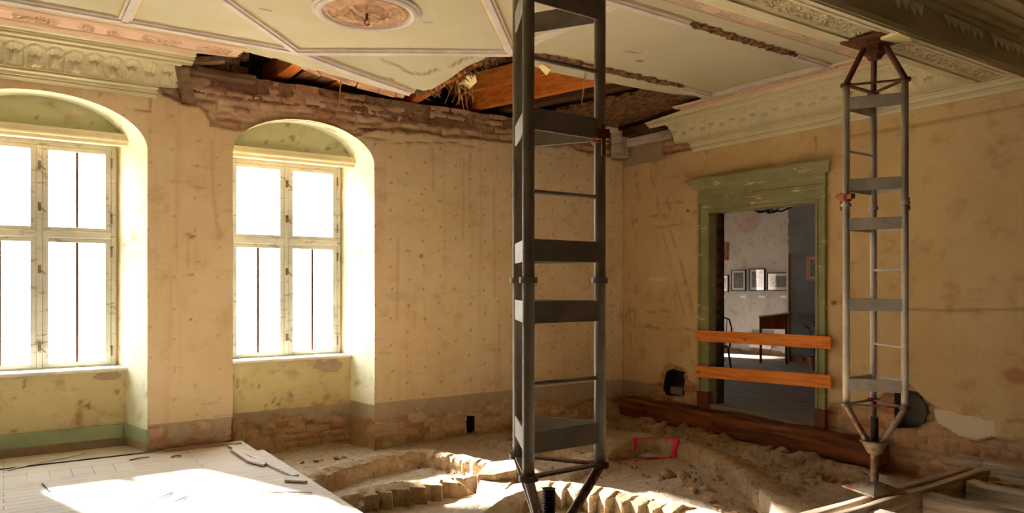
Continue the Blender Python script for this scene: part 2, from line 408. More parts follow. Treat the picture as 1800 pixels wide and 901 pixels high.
def relief_wall(name, axis, base, u0, u1, z0, z1, res, brickfn, greyfn, markfn, holes, mat, sgn=-1, seed=0, depth=.03, **kw):
    """axis 'Y': wall at Y=base runs along X; axis 'X': wall at X=base runs along Y. relief is measured into the room (sgn)"""
    nu = int(round((u1 - u0) / res)) + 1; nz = int(round((z1 - z0) / res)) + 1
    U, Z = np.meshgrid(np.linspace(u0, u1, nu), np.linspace(z0, z1, nz), indexing='ij')
    rem = np.zeros(U.shape, bool)
    for P in holes:
        ins = inpoly(U, Z, P)
        k = ins[:-1, :-1] & ins[1:, :-1] & ins[:-1, 1:] & ins[1:, 1:]
        cell = np.zeros(U.shape, bool); cell[:-1, :-1] = k; rem |= cell
        anyc = ins[:-1, :-1] | ins[1:, :-1] | ins[:-1, 1:] | ins[1:, 1:]
        mixc = anyc & ~k; touch = np.zeros(U.shape, bool)
        touch[:-1, :-1] |= mixc; touch[1:, :-1] |= mixc; touch[:-1, 1:] |= mixc; touch[1:, 1:] |= mixc
        for i, j in zip(*np.where(touch & ins)): U[i, j], Z[i, j] = snap(U[i, j], Z[i, j], P)
    bm_ = np.clip(brickfn(U, Z), 0, 1); gm = np.clip(greyfn(U, Z), 0, 1)
    j, idv, rel = bricks(U, Z, seed); mk = markfn(U, Z)
    bs = sst(.4, .6, bm_ + .5 * fbm(U * 11, Z * 11, 4, seed + 41))
    d = .004 * fbm(U * 1.5, Z * 1.5, 4, seed + 21) + .002 * fbm(U * 12, Z * 12, 3, seed + 22) - .006 * sst(.4, .6, gm) - .012 * mk[..., 0]
    d = d * (1 - bs) + (rel - depth) * bs + mk[..., 3] * (1 - bs)
    if axis == 'Y': V = np.stack([U, base + sgn * d, Z], -1)
    else: V = np.stack([base + sgn * d, U, Z], -1)
    idx = np.arange(nu * nz).reshape(nu, nz)
    A, B, C_, D = idx[:-1, :-1], idx[1:, :-1], idx[1:, 1:], idx[:-1, 1:]
    keep = ~rem[:-1, :-1]
    F = np.stack([A[keep], B[keep], C_[keep], D[keep]], -1).tolist()
    mask = np.stack([bm_, gm, j, idv], -1).reshape(-1, 4)
    mark = np.concatenate([np.clip(mk[..., :3], 0, 1), np.ones(U.shape + (1,))], -1).reshape(-1, 4)
    o = mesh(name, V.reshape(-1, 3).tolist(), F, mat, smooth=True, attr={'mask': mask, 'mark': mark}, kind='structure', **kw)
    bm = bmesh.new(); bm.from_mesh(o.data); bmesh.ops.delete(bm, geom=[v for v in bm.verts if not v.link_faces], context='VERTS')
    bm.to_mesh(o.data); bm.free()
    return o
def interp(P): xs = [p[0] for p in P]; ys = [p[1] for p in P]; return lambda u: np.interp(u, xs, ys)

WIN = [dict(n=1, c=.284, fc=.284, half=.848, spring=2.88, rise=.445, fh=.655), dict(n=2, c=2.687, fc=2.667, half=.771, spring=2.94, rise=.42, fh=.647)]
def arch(c, half, spring, rise, zb=-.6, n=40):
    P = [(c - half, zb), (c - half, spring)]
    for i in range(1, n):
        a = math.pi * (1 - i / n); P.append((c + half * math.cos(a), spring + rise * math.sin(a)))
    return P + [(c + half, spring), (c + half, zb)]

# --- window wall
topA = interp([(-1, 3.9), (1.18, 3.6), (1.26, 3.45), (1.5, 3.36), (1.62, 3.36), (1.73, 3.215), (2.03, 3.2), (2.6, 3.30), (3.2, 3.2), (3.3, 3.27), (3.47, 3.36), (4.2, 3.385), (5.34, 3.41), (6.27, 3.45), (7.3, 3.36)])
botA = interp([(-1, .02), (1.13, .10), (1.3, .06), (1.92, .1), (3.46, .02), (4.0, .1), (4.7, .05), (5.4, .13), (6.2, .02), (7.3, .05)])
def brA(u, z):
    n = .10 * fbm(u * 4, z * 4, 4, 5)
    t = sst(-.06, .06, z - topA(u) + n); b = sst(-.06, .06, botA(u) - z + 1.8 * n + .16 * fbm(u * 8, z * 10, 3, 6))
    pier = (u > 1.1) & (u < 1.95); b = np.maximum(b, np.where(pier, sst(-.02, .02, .245 - z + .3 * n) * sst(-.1, .12, fbm(u * 5, z * 5, 3, 77)), 0))
    return np.maximum(t, b)
def grA(u, z):
    n = .03 * fbm(u * 5, z * 5, 3, 9)
    g = sst(-.02, .02, .262 - z + n * .3)
    p = sst(.03, -.03, np.maximum(np.abs(u - 1.9) - .2, np.abs(z - 3.27) - .09) + n); return np.maximum(g, p)
def poly_mark(px, plane):
    out = []
    for x, y in px:
        q = onY(x, y, YW) if plane == 'A' else onX(x, y, XD); out.append((q[0] if plane == 'A' else q[1], q[2]))
    return out
crA = [poly_mark(p, 'A') for p in ([(333, 412), (333, 484)], [(372, 250), (374, 330), (385, 420)], [(325, 408), (345, 415)], [(320, 484), (340, 483)], [(815, 280), (814, 420)], [(700, 420), (698, 560)], [(868, 330), (870, 520)], [(760, 260), (762, 330)], [(560, 200), (590, 212), (640, 240), (700, 250), (790, 250), (850, 262)], [(690, 200), (740, 210), (800, 212), (900, 235)], [(267, 175), (267, 196), (222, 192)])]
def mkA(u, z):
    m = np.zeros(u.shape + (4,)); w = .02 * fbm(u * 6, z * 6, 3, 3)
    for i, P in enumerate(crA):
        d, a, s = pldist(u + w, z + w, P); m[..., 0] = np.maximum(m[..., 0], sst(.012, .003, d) * (.7 if i not in (1, 4, 5, 6, 7) else 0)); 
        if i in (1, 4, 5, 6, 7): m[..., 2] = np.maximum(m[..., 2], .28 * sst(.03, .002, d))
    # nail holes in loose rows
    su, sz = .21, .305
    iu = np.floor(u / su); iz = np.floor(z / sz + .5 * (iu % 2)); 
    cu = (iu + .5 + .18 * (_h(iu, iz, 5) - .5)) * su; cz = (iz + .5 - .5 * (iu % 2) + .2 * (_h(iu, iz, 6) - .5)) * sz
    dd = np.hypot(u - cu, z - cz); zone = np.where(u > 3.4, .8, .45)
    m[..., 0] = np.maximum(m[..., 0], sst(.016, .008, dd) * zone)
    for (x, y, r) in ((337, 416, .022), (741, 450, .03), (336, 560, .014), (742, 340, .015), (1000, 480, .012)):
        q = onY(x, y, YW); m[..., 2] = np.maximum(m[..., 2], sst(r, r * .5, np.hypot(u - q[0], z - q[2])))
    q = onY(700, 520, YW); m[..., 1] = .9 * sst(1.2, .5, np.hypot((u - q[0]) / .2, (z - q[2]) / .07))
    for (x, y, r) in ((585, 620, .3),): pass
    m[..., 1] = np.maximum(m[..., 1], .55 * sst(.035, .0, np.abs(z - .23 + .04 * fbm(u * 4, z, 2, 4))) * (u > 1.1) * (u < 1.95))
    return m
slot = [(p[0], p[2]) for p in (onY(x, y, YW) for x, y in ((823, 731), (834, 731), (834, 759), (823, 760)))]
holesA = [arch(w['c'], w['half'], w['spring'], w['rise']) for w in WIN] + [slot]
relief_wall('wall_left', 'Y', YW, -.9, 7.34, -.46, 3.735, .021, brA, grA, mkA, holesA, M['wallA'], seed=3, label='ochre plaster wall with two deep arched window niches')
k = len(slot); V = [(a, YW - .0, b) for a, b in slot] + [(a, YW + .2, b) for a, b in slot]
mesh('wall_left_slot', V, [(i, (i + 1) % k, k + (i + 1) % k, k + i) for i in range(k)] + [tuple(range(k, 2 * k))], M['hole'], kind='structure', label='dark narrow slot in the brick foot of the window wall')

# --- niches
def grP(n):
    def f(u, z):
        e = .02 * fbm(u * 5, z * 5, 3, 9 + n)
        if n == 1:
            a = sst(.02, -.02, .09 - z); a = sst(-.02, .02, .085 - z + e); return np.maximum(a, sst(.0, .25, sst(1, .3, np.hypot((u - .88) / .22, (z - .70) / .06)) + 1.5 * fbm(u * 7, z * 14, 3, 8) - .5))
        g = sst(-.02, .02, .215 - z + e)
        return np.maximum(g, sst(.0, .25, sst(1, .2, np.hypot((u - 3.1) / .34, (z - .66) / .13)) + 1.6 * fbm(u * 6, z * 9, 3, 8) - .55))
    return f
def brP(n):
    def f(u, z):
        if n == 1: return np.zeros(u.shape)
        return sst(-.06, .06, .12 - z + .3 * fbm(u * 3, z * 3, 4, 31) + .18 * fbm(u * 9, z * 10, 3, 32))
    return f
def mkP(u, z):
    m = np.zeros(u.shape + (4,))
    ch = fbm(u * 13, z * 13, 3, 66); m[..., 0] = .8 * sst(.24, .32, ch)
    m[..., 2] = .6 * sst(.2, .34, fbm(u * 5, z * 5, 4, 12)); m[..., 1] = sst(.24, .34, fbm(u * 8 + 4, z * 8, 3, 91)) * .7
    return m
zero = lambda u, z: np.zeros(u.shape)
def loft(name, rings, mat, **kw):
    n = len(rings[0]); V = [p for r in rings for p in r]; F = []
    for i in range(len(rings) - 1):
        for k in range(n - 1): F.append((i * n + k, i * n + k + 1, (i + 1) * n + k + 1, (i + 1) * n + k))
    V = np.array(V)
    msk = np.zeros((len(V), 4)); mark = np.zeros((len(V), 4))
    return V, F
for w in WIN:
    n = w['n']
    def ring(half, c, spring, rise, Y):
        P = arch(c, half, spring, rise, -.46, 48); out = []
        for (a, b), (c2, d) in zip(P[:-1], P[1:]):
            k = max(1, int(math.hypot(c2 - a, d - b) / .06)); out += [(a + (c2 - a) * t / k, b + (d - b) * t / k) for t in range(k)]
        return out + [P[-1]]
    rings = []; 
    for t in np.linspace(0, 1, 9):
        Y = YW - .004 + t * .70; half = w['half'] + (w['fh'] + .015 - w['half']) * t; c = w['c'] + (w['fc'] - w['c']) * t
        P = arch(c, half, w['spring'] + .03 * t, w['rise'] + .03 * t, -.46, 48)
        pts = []
        nn = 56
        for (s0, s1) in ((0, 1),):
            for i in range(nn + 1): pts.append((P[0][0], Y, -.46 + (P[1][1] + .46) * i / nn))
            for p in P[2:-2]: pts.append((p[0], Y, p[1]))
            for i in range(nn + 1): pts.append((P[-1][0], Y, P[-2][1] - (P[-2][1] + .46) * i / nn))
        # round the arris on the room side a little
        rings.append(pts)
    V, F = loft('', rings, None)
    V = V.copy(); nz_ = .006 * fbm(V[:, 1] * 6 + V[:, 0] * 5, V[:, 2] * 4, 3, 50 + n); V[:, 0] += nz_; V[:, 2] += nz_ * (V[:, 2] > w['spring'])
    msk = np.zeros((len(V), 4)); mark = np.zeros((len(V), 4))
    if n == 2:
        e = .1 * fbm(V[:, 1] * 5, V[:, 2] * 5, 3, 2)
        msk[:, 1] = sst(-.02, .02, .235 - V[:, 2] + e * .2); msk[:, 0] = sst(-.05, .05, .08 - V[:, 2] + e); j, i_, r_ = bricks(V[:, 1], V[:, 2], 8); msk[:, 2] = j; msk[:, 3] = i_
    else: msk[:, 1] = sst(-.01, .01, .09 - V[:, 2])
    ch = fbm(V[:, 1] * 9 + V[:, 0], V[:, 2] * 9, 3, 71); mark[:, 0] = .6 * sst(.27, .33, ch)
    mesh('wall_reveal', V.tolist(), F, M['niche'], smooth=True, attr={'mask': msk, 'mark': mark}, kind='structure', label='pale green plastered splayed reveal of the arched window niche')
    # tympanum above the ledge
    def tymp():
        hh = w['half'] - .02; return [(w['c'] - hh, 2.9), (w['c'] + hh, 2.9)]
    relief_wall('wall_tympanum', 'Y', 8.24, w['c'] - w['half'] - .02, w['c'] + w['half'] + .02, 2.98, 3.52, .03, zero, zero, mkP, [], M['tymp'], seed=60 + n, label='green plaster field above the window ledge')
    relief_wall('wall_parapet', 'Y', 8.3, w['c'] - .8, w['c'] + .8, -.46, .775, .025, brP(n), grP(n), mkP, [], M['parapet'] if n == 2 else M['parapet'], seed=20 + n, label='stained plaster parapet below the window')
    # the masonry behind, so that no daylight leaks in
    MB().box(w['c'] - 1.2, w['c'] + 1.2, 8.52, 8.62, 3.02, 4.2).box(w['c'] - 1.2, w['c'] + 1.2, 8.44, 8.62, -.6, .76).box(w['c'] - 1.2, w['fc'] - w['fh'], 8.5, 8.62, .5, 3.1).box(w['fc'] + w['fh'], w['c'] + 1.2, 8.5, 8.62, .5, 3.1).build('wall_outer', M['plainwall'], kind='structure')

# --- the windows themselves
def make_window(w):
    n = w['n']; c = w['fc']; h = w['fh']; Y0 = 8.47; Y1 = 8.55
    root = empty('window_%d' % n, (c, 8.5, .78), kind='structure', label='weathered two-leaf casement window with four lights, %s' % ('cut by the left edge' if n == 1 else 'nearest the room corner'))
    f = MB().box(c - h + .04, c - h + .06, Y1 - .016, Y1 + .002, .80, 2.945).box(c + h - .06, c + h - .04, Y1 - .016, Y1 + .002, .80, 2.945).box(c - h, c - h + .045, Y0, Y1, .765, 3.0).box(c + h - .045, c + h, Y0, Y1, .765, 3.0).box(c - h + .045, c + h - .045, Y0, Y1, 2.945, 3.0).box(c - h + .045, c + h - .045, Y0, Y1, .765, .80)
    fr = f.build('frame', M['winpaint'], root, bevel=.005)
    MB().box(c - .022, c + .022, Y0 - .012, Y1, .80, 2.945).box(c - .034, c + .034, Y1 - .016, Y1 + .002, .80, 2.945).build('mullion', M['winpaint'], root, bevel=.006)
    MB().box(c - h + .045, c - .022, Y0 - .02, Y1, 2.055, 2.125).box(c + .022, c + h - .045, Y0 - .02, Y1, 2.055, 2.125).build('transom', M['winpaint'], root, bevel=.008)
    for sx in (-1, 1):
        xa, xb = (c - h + .047, c - .024) if sx < 0 else (c + .024, c + h - .047)
        for (za, zb, bar) in ((.802, 2.053, True), (2.127, 2.943, n == 1 and sx > 0)):
            st = .05; m = MB(); ya, yb = Y0 - .004, Y1 - .02
            m.box(xa, xa + st, ya, yb, za, zb).box(xb - st, xb, ya, yb, za, zb).box(xa + st, xb - st, ya, yb, za, za + .035).box(xa + st, xb - st, ya, yb, zb - .04, zb)
            s = m.build('sash', M['winpaint'], root, bevel=.004)
            MB().box(xa + st - .005, xb - st + .005, Y1 - .048, Y1 - .044, za + .03, zb - .035).build('pane', M['glass'], s)
            if bar:
                xm = (xa + xb) / 2; MB().box(xm - .012, xm + .012, Y1 - .056, Y1 - .036, za + .035, zb - .04).build('glazing_bar', M['rust'], s)
            for zz in (za + .13, zb - .13):
                xo = xa - .006 if sx < 0 else xb + .006
                MB().tube([(xo, ya - .008, zz - .045), (xo, ya - .008, zz + .045)], .008, 8).tube([(xo, ya - .008, zz + .045), (xo, ya - .008, zz + .056)], .011, 8).build('hinge', M['steel2'], s)
    for zz in (1.0, 1.75, 2.35, 2.75):
        MB().box(c - .014, c + .014, Y0 - .026, Y0 - .012, zz - .04, zz + .04).tube([(c, Y0 - .03, zz), (c + .03, Y0 - .045, zz - .03), (c + .05, Y0 - .045, zz - .05)], .006, 8).build('latch', M['steel2'], root)
    wd = w['half'] - .095
    prof = [(8.27, .745), (8.255, .755), (8.255, .775), (8.27, .786), (8.5, .786), (8.5, .745)]
    MB().sweep(prof, lambda s, p: (s, p[0], p[1]), [w['c'] - wd, w['c'] + wd], True).build('sill', M['sill'], root)
    prof = [(8.24, 2.965), (8.215, 2.97), (8.205, 2.99), (8.20, 3.0), (8.175, 3.005), (8.165, 3.02), (8.165, 3.055), (8.16, 3.075), (8.24, 3.08), (8.47, 3.03), (8.47, 2.995)]
    wl = w['half'] - .065
    MB().sweep(prof, lambda s, p: (s, p[0], p[1]), [w['c'] - wl, w['c'] + wl], True).build('ledge', M['ledge'], root)
    return root
for w in WIN: make_window(w)
# painted green skirting in the first niche
w = WIN[0]; sk = MB()
sk.box(-.55, .98, 8.272, 8.29, .088, .218)
a = Vector((w['c'] + w['half'] - .008, YW + .0, 0)); b = Vector((w['c'] + w['half'] - .135, 8.29, 0))
sk.add([(a.x - .012, a.y, .088), (b.x - .012, b.y, .088), (b.x - .012, b.y, .218), (a.x - .012, a.y, .218), (a.x + .03, a.y, .088), (b.x + .03, b.y, .088), (b.x + .03, b.y, .218), (a.x + .03, a.y, .218)], [(0, 1, 2, 3), (4, 7, 6, 5), (0, 3, 7, 4), (3, 2, 6, 7), (0, 4, 5, 1), (1, 5, 6, 2)])
sk.build('baseboard_left', M['bandgreen'], kind='structure', label='green painted skirting band in the left niche')

# --- door wall (half-timber partition)
DY0, DY1, DZ0, DZ1 = 4.76, 6.23, .12, 2.49
def PX(L): return poly_mark(L, 'D')
lowL = interp([(2.4, .28), (2.8, .26), (3.0, .24), (3.2, .28), (3.45, .40), (3.62, .5), (3.75, .62), (3.95, .6), (4.2, .35), (4.6, .34), (4.7, .2), (6.35, .2), (6.45, .34), (6.6, .36), (6.64, .5), (6.8, .56), (6.93, .57), (7.05, .48), (7.12, .34), (7.2, .15), (7.4, .10), (7.9, .05)])
def brD(u, z):
    n = .1 * fbm(u * 5, z * 5, 4, 15)
    b = sst(-.04, .04, lowL(u) - z + .6 * n)
    t = sst(-.03, .03, np.minimum(np.minimum(z - 3.33, u - 6.36), 7.05 - u) + .6 * n); return np.maximum(b, t)
def grD(u, z):
    n = .03 * fbm(u * 5, z * 5, 3, 19)
    g = sst(-.02, .02, np.minimum(.265 - z, u - 6.9) + n)
    return np.maximum(g, sst(-.03, .03, np.minimum(z - 3.26, u - 6.95) + 2 * n))
crD = [PX(p) for p in ([(1115, 402), (1160, 398), (1232, 392)], [(1118, 385), (1170, 375)], [(1145, 305), (1165, 380)], [(1163, 402), (1185, 480), (1205, 560)], [(1178, 400), (1200, 470), (1218, 545)], [(1112, 548), (1160, 545), (1232, 552)], [(1112, 572), (1170, 570), (1225, 580)], [(1168, 358), (1210, 352)],
        [(1492, 240), (1600, 222), (1800, 185)], [(1540, 543), (1620, 543), (1660, 545), (1740, 544), (1800, 543)], [(1240, 262), (1245, 310)], [(1434, 240), (1436, 280)], [(1096, 290), (1092, 480), (1096, 690)], [(1118, 300), (1108, 480), (1110, 640)], [(1208, 585), (1218, 640)], [(1650, 722), (1700, 735), (1745, 740), (1800, 736)])]
fillD = PX([(1640, 716), (1700, 732), (1745, 738), (1750, 765), (1715, 776), (1680, 764), (1645, 742)])
tim = [(PX([(1172, 392), (1236, 386)]), .11), (PX([(1112, 560), (1236, 566)]), .11), (PX([(1152, 300), (1212, 580)]), .10), (PX([(1108, 290), (1106, 660)]), .13)]
nails = [(1208, 370, .028), (1465, 532, .032), (1478, 535, .012), (1474, 345, .03)]
def mkD(u, z):
    m = np.zeros(u.shape + (4,)); w = .03 * fbm(u * 5, z * 5, 3, 3)
    for i, P in enumerate(crD):
        d, a, s = pldist(u + w * (i not in (8, 9)), z + w * (i not in (8, 9)), P); m[..., 0] = np.maximum(m[..., 0], .45 * sst(.022, .006, d) * sst(-.12 - 2 * (i in (8, 9)), .15 - 2 * (i in (8, 9)), fbm(u * 7, z * 7, 2, i)))
    for P, hw in tim:
        d, a, s = pldist(u, z, P); m[..., 3] = np.maximum(m[..., 3], .012 * sst(hw + .02, hw - .02, d + w)); m[..., 0] = np.maximum(m[..., 0], .45 * sst(.03, 0, np.abs(d - hw + 2 * w)) * sst(.0, .2, fbm(u * 6, z * 6, 3, 9)))
    for x, y, r in nails:
        q = onX(x, y, XD); m[..., 0] = np.maximum(m[..., 0], 1.2 * sst(r, r * .7, np.hypot(u - q[1], z - q[2])))
    m[..., 1] = np.where(inpoly(u + w, z + w, fillD), .9, 0)
    q = onX(1155, 490, XD); m[..., 1] = np.maximum(m[..., 1], .6 * sst(1.1, .6, np.hypot((u - q[1]) / .25, (z - q[2]) / .05)))
    q = onX(1785, 660, XD); m[..., 2] = .6 * sst(1.1, .6, np.hypot((u - q[1]) / .1, (z - q[2]) / .08))
    return m
def brD2(u, z): return np.where(inpoly(u, z, fillD), 0, brD(u, z))
holeL = PX([(1168, 668), (1172, 652), (1182, 648), (1200, 654), (1200, 694), (1172, 695), (1166, 684)])
holeR = PX([(1572, 684), (1582, 682), (1612, 690), (1627, 712), (1628, 728), (1622, 744), (1605, 752), (1572, 752)])
door_hole = [(DY0, -.1), (DY0, DZ1), (DY1, DZ1), (DY1, -.1)]
relief_wall('wall_right', 'X', XD, 1.6, 7.92, -.46, 4.12, .02, brD2, grD, mkD, [door_hole, holeL, holeR], M['wallD'], seed=13, label='ochre half-timber wall with the green doorway')
for nm, P, back in (('wall_right_hole', holeL, .172), ('wall_right_cavity', holeR, .172)):
    k = len(P); V = [(XD - .0, a, b) for a, b in P] + [(XD + back, a, b) for a, b in P]
    F = [(i, (i + 1) % k, k + (i + 1) % k, k + i) for i in range(k)] + [tuple(range(k, 2 * k))]
    mesh(nm, V, F, M['hole'] if nm.endswith('hole') else M['cavity'], kind='structure', label='broken out hole in the foot of the door wall')
q = onX(1188, 690, XD)
MB().box(XD + .06, XD + .165, q[1] - .16, q[1] + .16, q[2] - .035, q[2] + .06).build('vent_duct', M['duct'], bevel=.01, label='grey metal duct lying in the broken hole left of the doorway', cat='duct')

# back of the partition + jamb depth
XB = XD + .2
MB().box(XB - .02, XB, -4.6, DY0, -.1, 4.1).box(XB - .02, XB, DY1, 12.7, -.1, 4.1).box(XB - .02, XB, DY0, DY1, DZ1, 4.1).build('wall_right_back', M['whitewash'], kind='structure')
# --- doorway
door = empty('door_1', (XD, 5.5, .1), kind='structure', label='green painted doorway with a moulded cornice head')
def jamb_box(y0, y1, z0, z1, x0, x1): return MB().box(x0, x1, y0, y1, z0, z1)
MB().box(XD - .02, XB + .01, DY1 - .002, DY1 + .03, .27, DZ1).build('lining', M['doorgreen'], door)
MB().box(XD - .02, XB + .01, DY0 - .03, DY0 + .002, .27, DZ1).build('lining', M['doorgreen'], door)
MB().box(XD - .02, XB + .01, DY0, DY1, DZ1 - .002, DZ1 + .03).build('lining', M['doorgreen'], door)
MB().box(XD + .1, XB, DY1 - .045, DY1 - .002, .12, DZ1).build('door_stop', M['darkwood'], door)
CO0, CO1 = 4.645, 6.405
for y0, y1, s in ((CO0, DY0 + .004, -1), (DY1 - .004, CO1, 1)):
    mb = MB(); mb.box(XD - .03, XD, y0, y1, .27, DZ1 + .16)
    yi = (y1 - .03, y1) if s < 0 else (y0, y0 + .03); yo = (y0, y0 + .04) if s < 0 else (y1 - .04, y1)
    mb.box(XD - .045, XD - .028, yi[0], yi[1], .27, DZ1 + .03).box(XD - .05, XD - .028, yo[0], yo[1], .27, DZ1 + .16)
    mb.build('casing', M['doorgreen'], door, bevel=.004)
    MB().box(XD - .055, XD + .0, y0 - .006, y1 + .004, .06, .275).build('plinth_block', M['doorred'], door, bevel=.006, label='worn red-brown block at the casing foot')
MB().box(XD - .031, XD, DY0, DY1, DZ1, DZ1 + .16).box(XD - .045, XD - .028, DY0 - .02, DY1 + .02, DZ1, DZ1 + .03).box(XD - .05, XD - .028, CO0 + .03, CO1 - .03, DZ1 + .125, DZ1 + .16).build('head_casing', M['doorgreen'], door, bevel=.004)
MB().box(XD - .04, XD, CO0 - .0, CO1, DZ1 + .165, 2.80).box(XD - .055, XD, CO0 - .01, CO1 + .01, DZ1 + .16, DZ1 + .185).build('frieze_board', M['doorgreen'], door, bevel=.004)
prof = [(0, 2.79), (.05, 2.79), (.055, 2.805), (.065, 2.82), (.07, 2.835), (.085, 2.85), (.10, 2.88), (.115, 2.90), (.115, 2.915), (0, 2.92)]
mb = MB(); mb.sweep(prof, lambda s, p: (XD - p[0], (CO0 - p[0] * .85 if s == 0 else CO1 + p[0] * 1.3), p[1]), [0, 1], True); mb.build('head_cornice', M['doorgreen'], door)
MB().box(XD - .03, XB + .4, DY0, DY1, .06, .122).build('threshold', M['floor2'], door)
# two barrier boards across the doorway
def board(p0, p1, hgt, label):
    a = np.array(p0); b = np.array(p1)
    mb = MB().bar(a, b, .026, hgt, up=(0, 0, 1)); o = mb.build('barrier_board', M['orange'], bevel=.003, label=label, cat='board')
    for t in (.03, .05, .955, .975):
        for dz in (-.03, .03):
            p = a + (b - a) * t + np.array([0, 0, dz]); MB().tube([(p[0] - .016, p[1], p[2]), (p[0] - .008, p[1], p[2])], .005, 8).build('nail', M['steel2'], o)
    return o
XB_ = XD - .075
l0 = onX(1223.6, 580, XB_); l1 = onX(1223.6, 598.6, XB_); r0 = onX(1461, 592, XB_); r1 = onX(1461, 612, XB_)
board((l0 + l1) / 2, (r0 + r1) / 2, .135, 'orange wooden board nailed across the doorway, upper of the two')
l0 = onX(1223.6, 642.5, XB_); l1 = onX(1223.6, 661, XB_); r0 = onX(1461, 659.6, XB_); r1 = onX(1461, 681.6, XB_)
board((l0 + l1) / 2, (r0 + r1) / 2, .142, 'orange wooden board nailed across the doorway, lower of the two')

# ------------------------------------------------------------------ ceiling
Bp = np.array([2.22, 6.76]); Cp = np.array([3.86, 5.66]); bcd = (Cp - Bp) / np.linalg.norm(Cp - Bp); bcn = np.array([-bcd[1], bcd[0]])
def zceil(x, y):
    x = np.asarray(x, float); y = np.asarray(y, float)
    s = (x - Bp[0]) * bcn[0] + (y - Bp[1]) * bcn[1]; t = (x - Bp[0]) * bcd[0] + (y - Bp[1]) * bcd[1]
    wgt = sst(-.25, .15, t) * sst(2.35, 1.75, t)
    return ZC - np.maximum(s, 0) * .36 * wgt - .012 * sst(.5, 0, np.abs(y - 5.7)) * sst(3, 4.5, x)
def onC(px, py):
    """where a sight line meets the (sagging) ceiling"""
    d = ray(px, py); lo = (3.2 - EYE) / d[2]; hi = (ZC + .05 - EYE) / d[2]
    for t in np.linspace(lo, hi, 240):
        p = CAM + d * t
        if p[2] >= float(zceil(p[0], p[1])): return p
    return CAM + d * hi
edge_px = [(322, 92), (368, 88), (408, 79), (432, 90), (470, 100), (515, 112), (560, 123), (600, 135), (640, 147), (680, 158), (712, 166), (728, 163), (735, 150), (742, 159), (760, 156), (790, 138), (820, 116), (850, 104), (872, 94), (893, 93), (905, 102), (930, 112), (960, 125), (1000, 133), (1030, 139), (1062, 143), (1095, 150), (1140, 158), (1185, 165), (1222, 168), (1240, 176), (1262, 180)]
edge = [onC(*p)[:2] for p in edge_px]
edge = [(float(a), float(b)) for a, b in edge]
hole_poly = [(edge[0][0] - .05, 7.9)] + edge + [(7.35, edge[-1][1] + .1), (7.35, 7.9)]
def ceiling():
    res = .027; x0, x1, y0, y1 = -3.0, 7.3, 2.6, 7.3
    nx = int((x1 - x0) / res) + 1; ny = int((y1 - y0) / res) + 1
    X, Y = np.meshgrid(np.linspace(x0, x1, nx), np.linspace(y0, y1, ny), indexing='ij')
    ins = inpoly(X, Y, hole_poly); k = ins[:-1, :-1] & ins[1:, :-1] & ins[:-1, 1:] & ins[1:, 1:]
    anyc = ins[:-1, :-1] | ins[1:, :-1] | ins[:-1, 1:] | ins[1:, 1:]; mixc = anyc & ~k; touch = np.zeros(X.shape, bool)
    touch[:-1, :-1] |= mixc; touch[1:, :-1] |= mixc; touch[:-1, 1:] |= mixc; touch[1:, 1:] |= mixc
    for i, j in zip(*np.where(touch & ins)): X[i, j], Y[i, j] = snap(X[i, j], Y[i, j], hole_poly)
    Z = zceil(X, Y) + .006 * fbm(X * .8, Y * .8, 3, 5)
    mark = np.zeros(X.shape + (4,)); w = .03 * fbm(X * 5, Y * 5, 3, 8)
    for L in ([(670, 105), (700, 115), (720, 128), (745, 130), (770, 120)], [(560, 108), (600, 120), (650, 135), (690, 140)], [(790, 118), (815, 105), (850, 92)], [(1100, 90), (1125, 93)], [(460, 15), (475, 18)], [(745, 38), (758, 39)], [(1155, 150), (1160, 140)]):
        d, a, s = pldist(X + w, Y + w, [onC(*p)[:2] for p in L]); mark[..., 0] = np.maximum(mark[..., 0], sst(.022, .004, d) * .8)
    for px, py, r in ((1125, 107, .06), (1124, 75, .02), (1070, 42, .015), (1252, 70, .015), (1192, 52, .015), (565, 75, .012), (750, 38, .02)):
        q = onC(px, py); mark[..., 0] = np.maximum(mark[..., 0], sst(r, r * .5, np.hypot((X - q[0]) + w, (Y - q[1]) * 1.6)))
    idx = np.arange(nx * ny).reshape(nx, ny); keep = ~k
    F = np.stack([idx[:-1, :-1][keep], idx[:-1, 1:][keep], idx[1:, 1:][keep], idx[1:, :-1][keep]], -1).tolist()
    o = mesh('ceiling', np.stack([X, Y, Z], -1).reshape(-1, 3).tolist(), F, M['ceiling'], smooth=True, attr={'mark': mark.reshape(-1, 4)}, kind='structure', label='cream plaster ceiling with a broken, sagging edge')
    bm = bmesh.new(); bm.from_mesh(o.data); bmesh.ops.delete(bm, geom=[v for v in bm.verts if not v.link_faces], context='VERTS')
    bm.to_mesh(o.data); bm.free()
    sd = o.modifiers.new('thick', 'SOLIDIFY'); sd.thickness = .022; sd.offset = -1
    return o
ceiling()
MB().box(-5.6, 7.3, -4.6, 2.62, ZC, ZC + .02).box(-5.6, -2.98, 2.62, 7.9, ZC, ZC + .02).build('ceiling_rear', M['rearwall'], kind='structure')
MB().box(-5.7, 7.5, -4.7, 8.6, 4.25, 4.3).build('ceiling_deck', M['darkwood'], kind='structure')

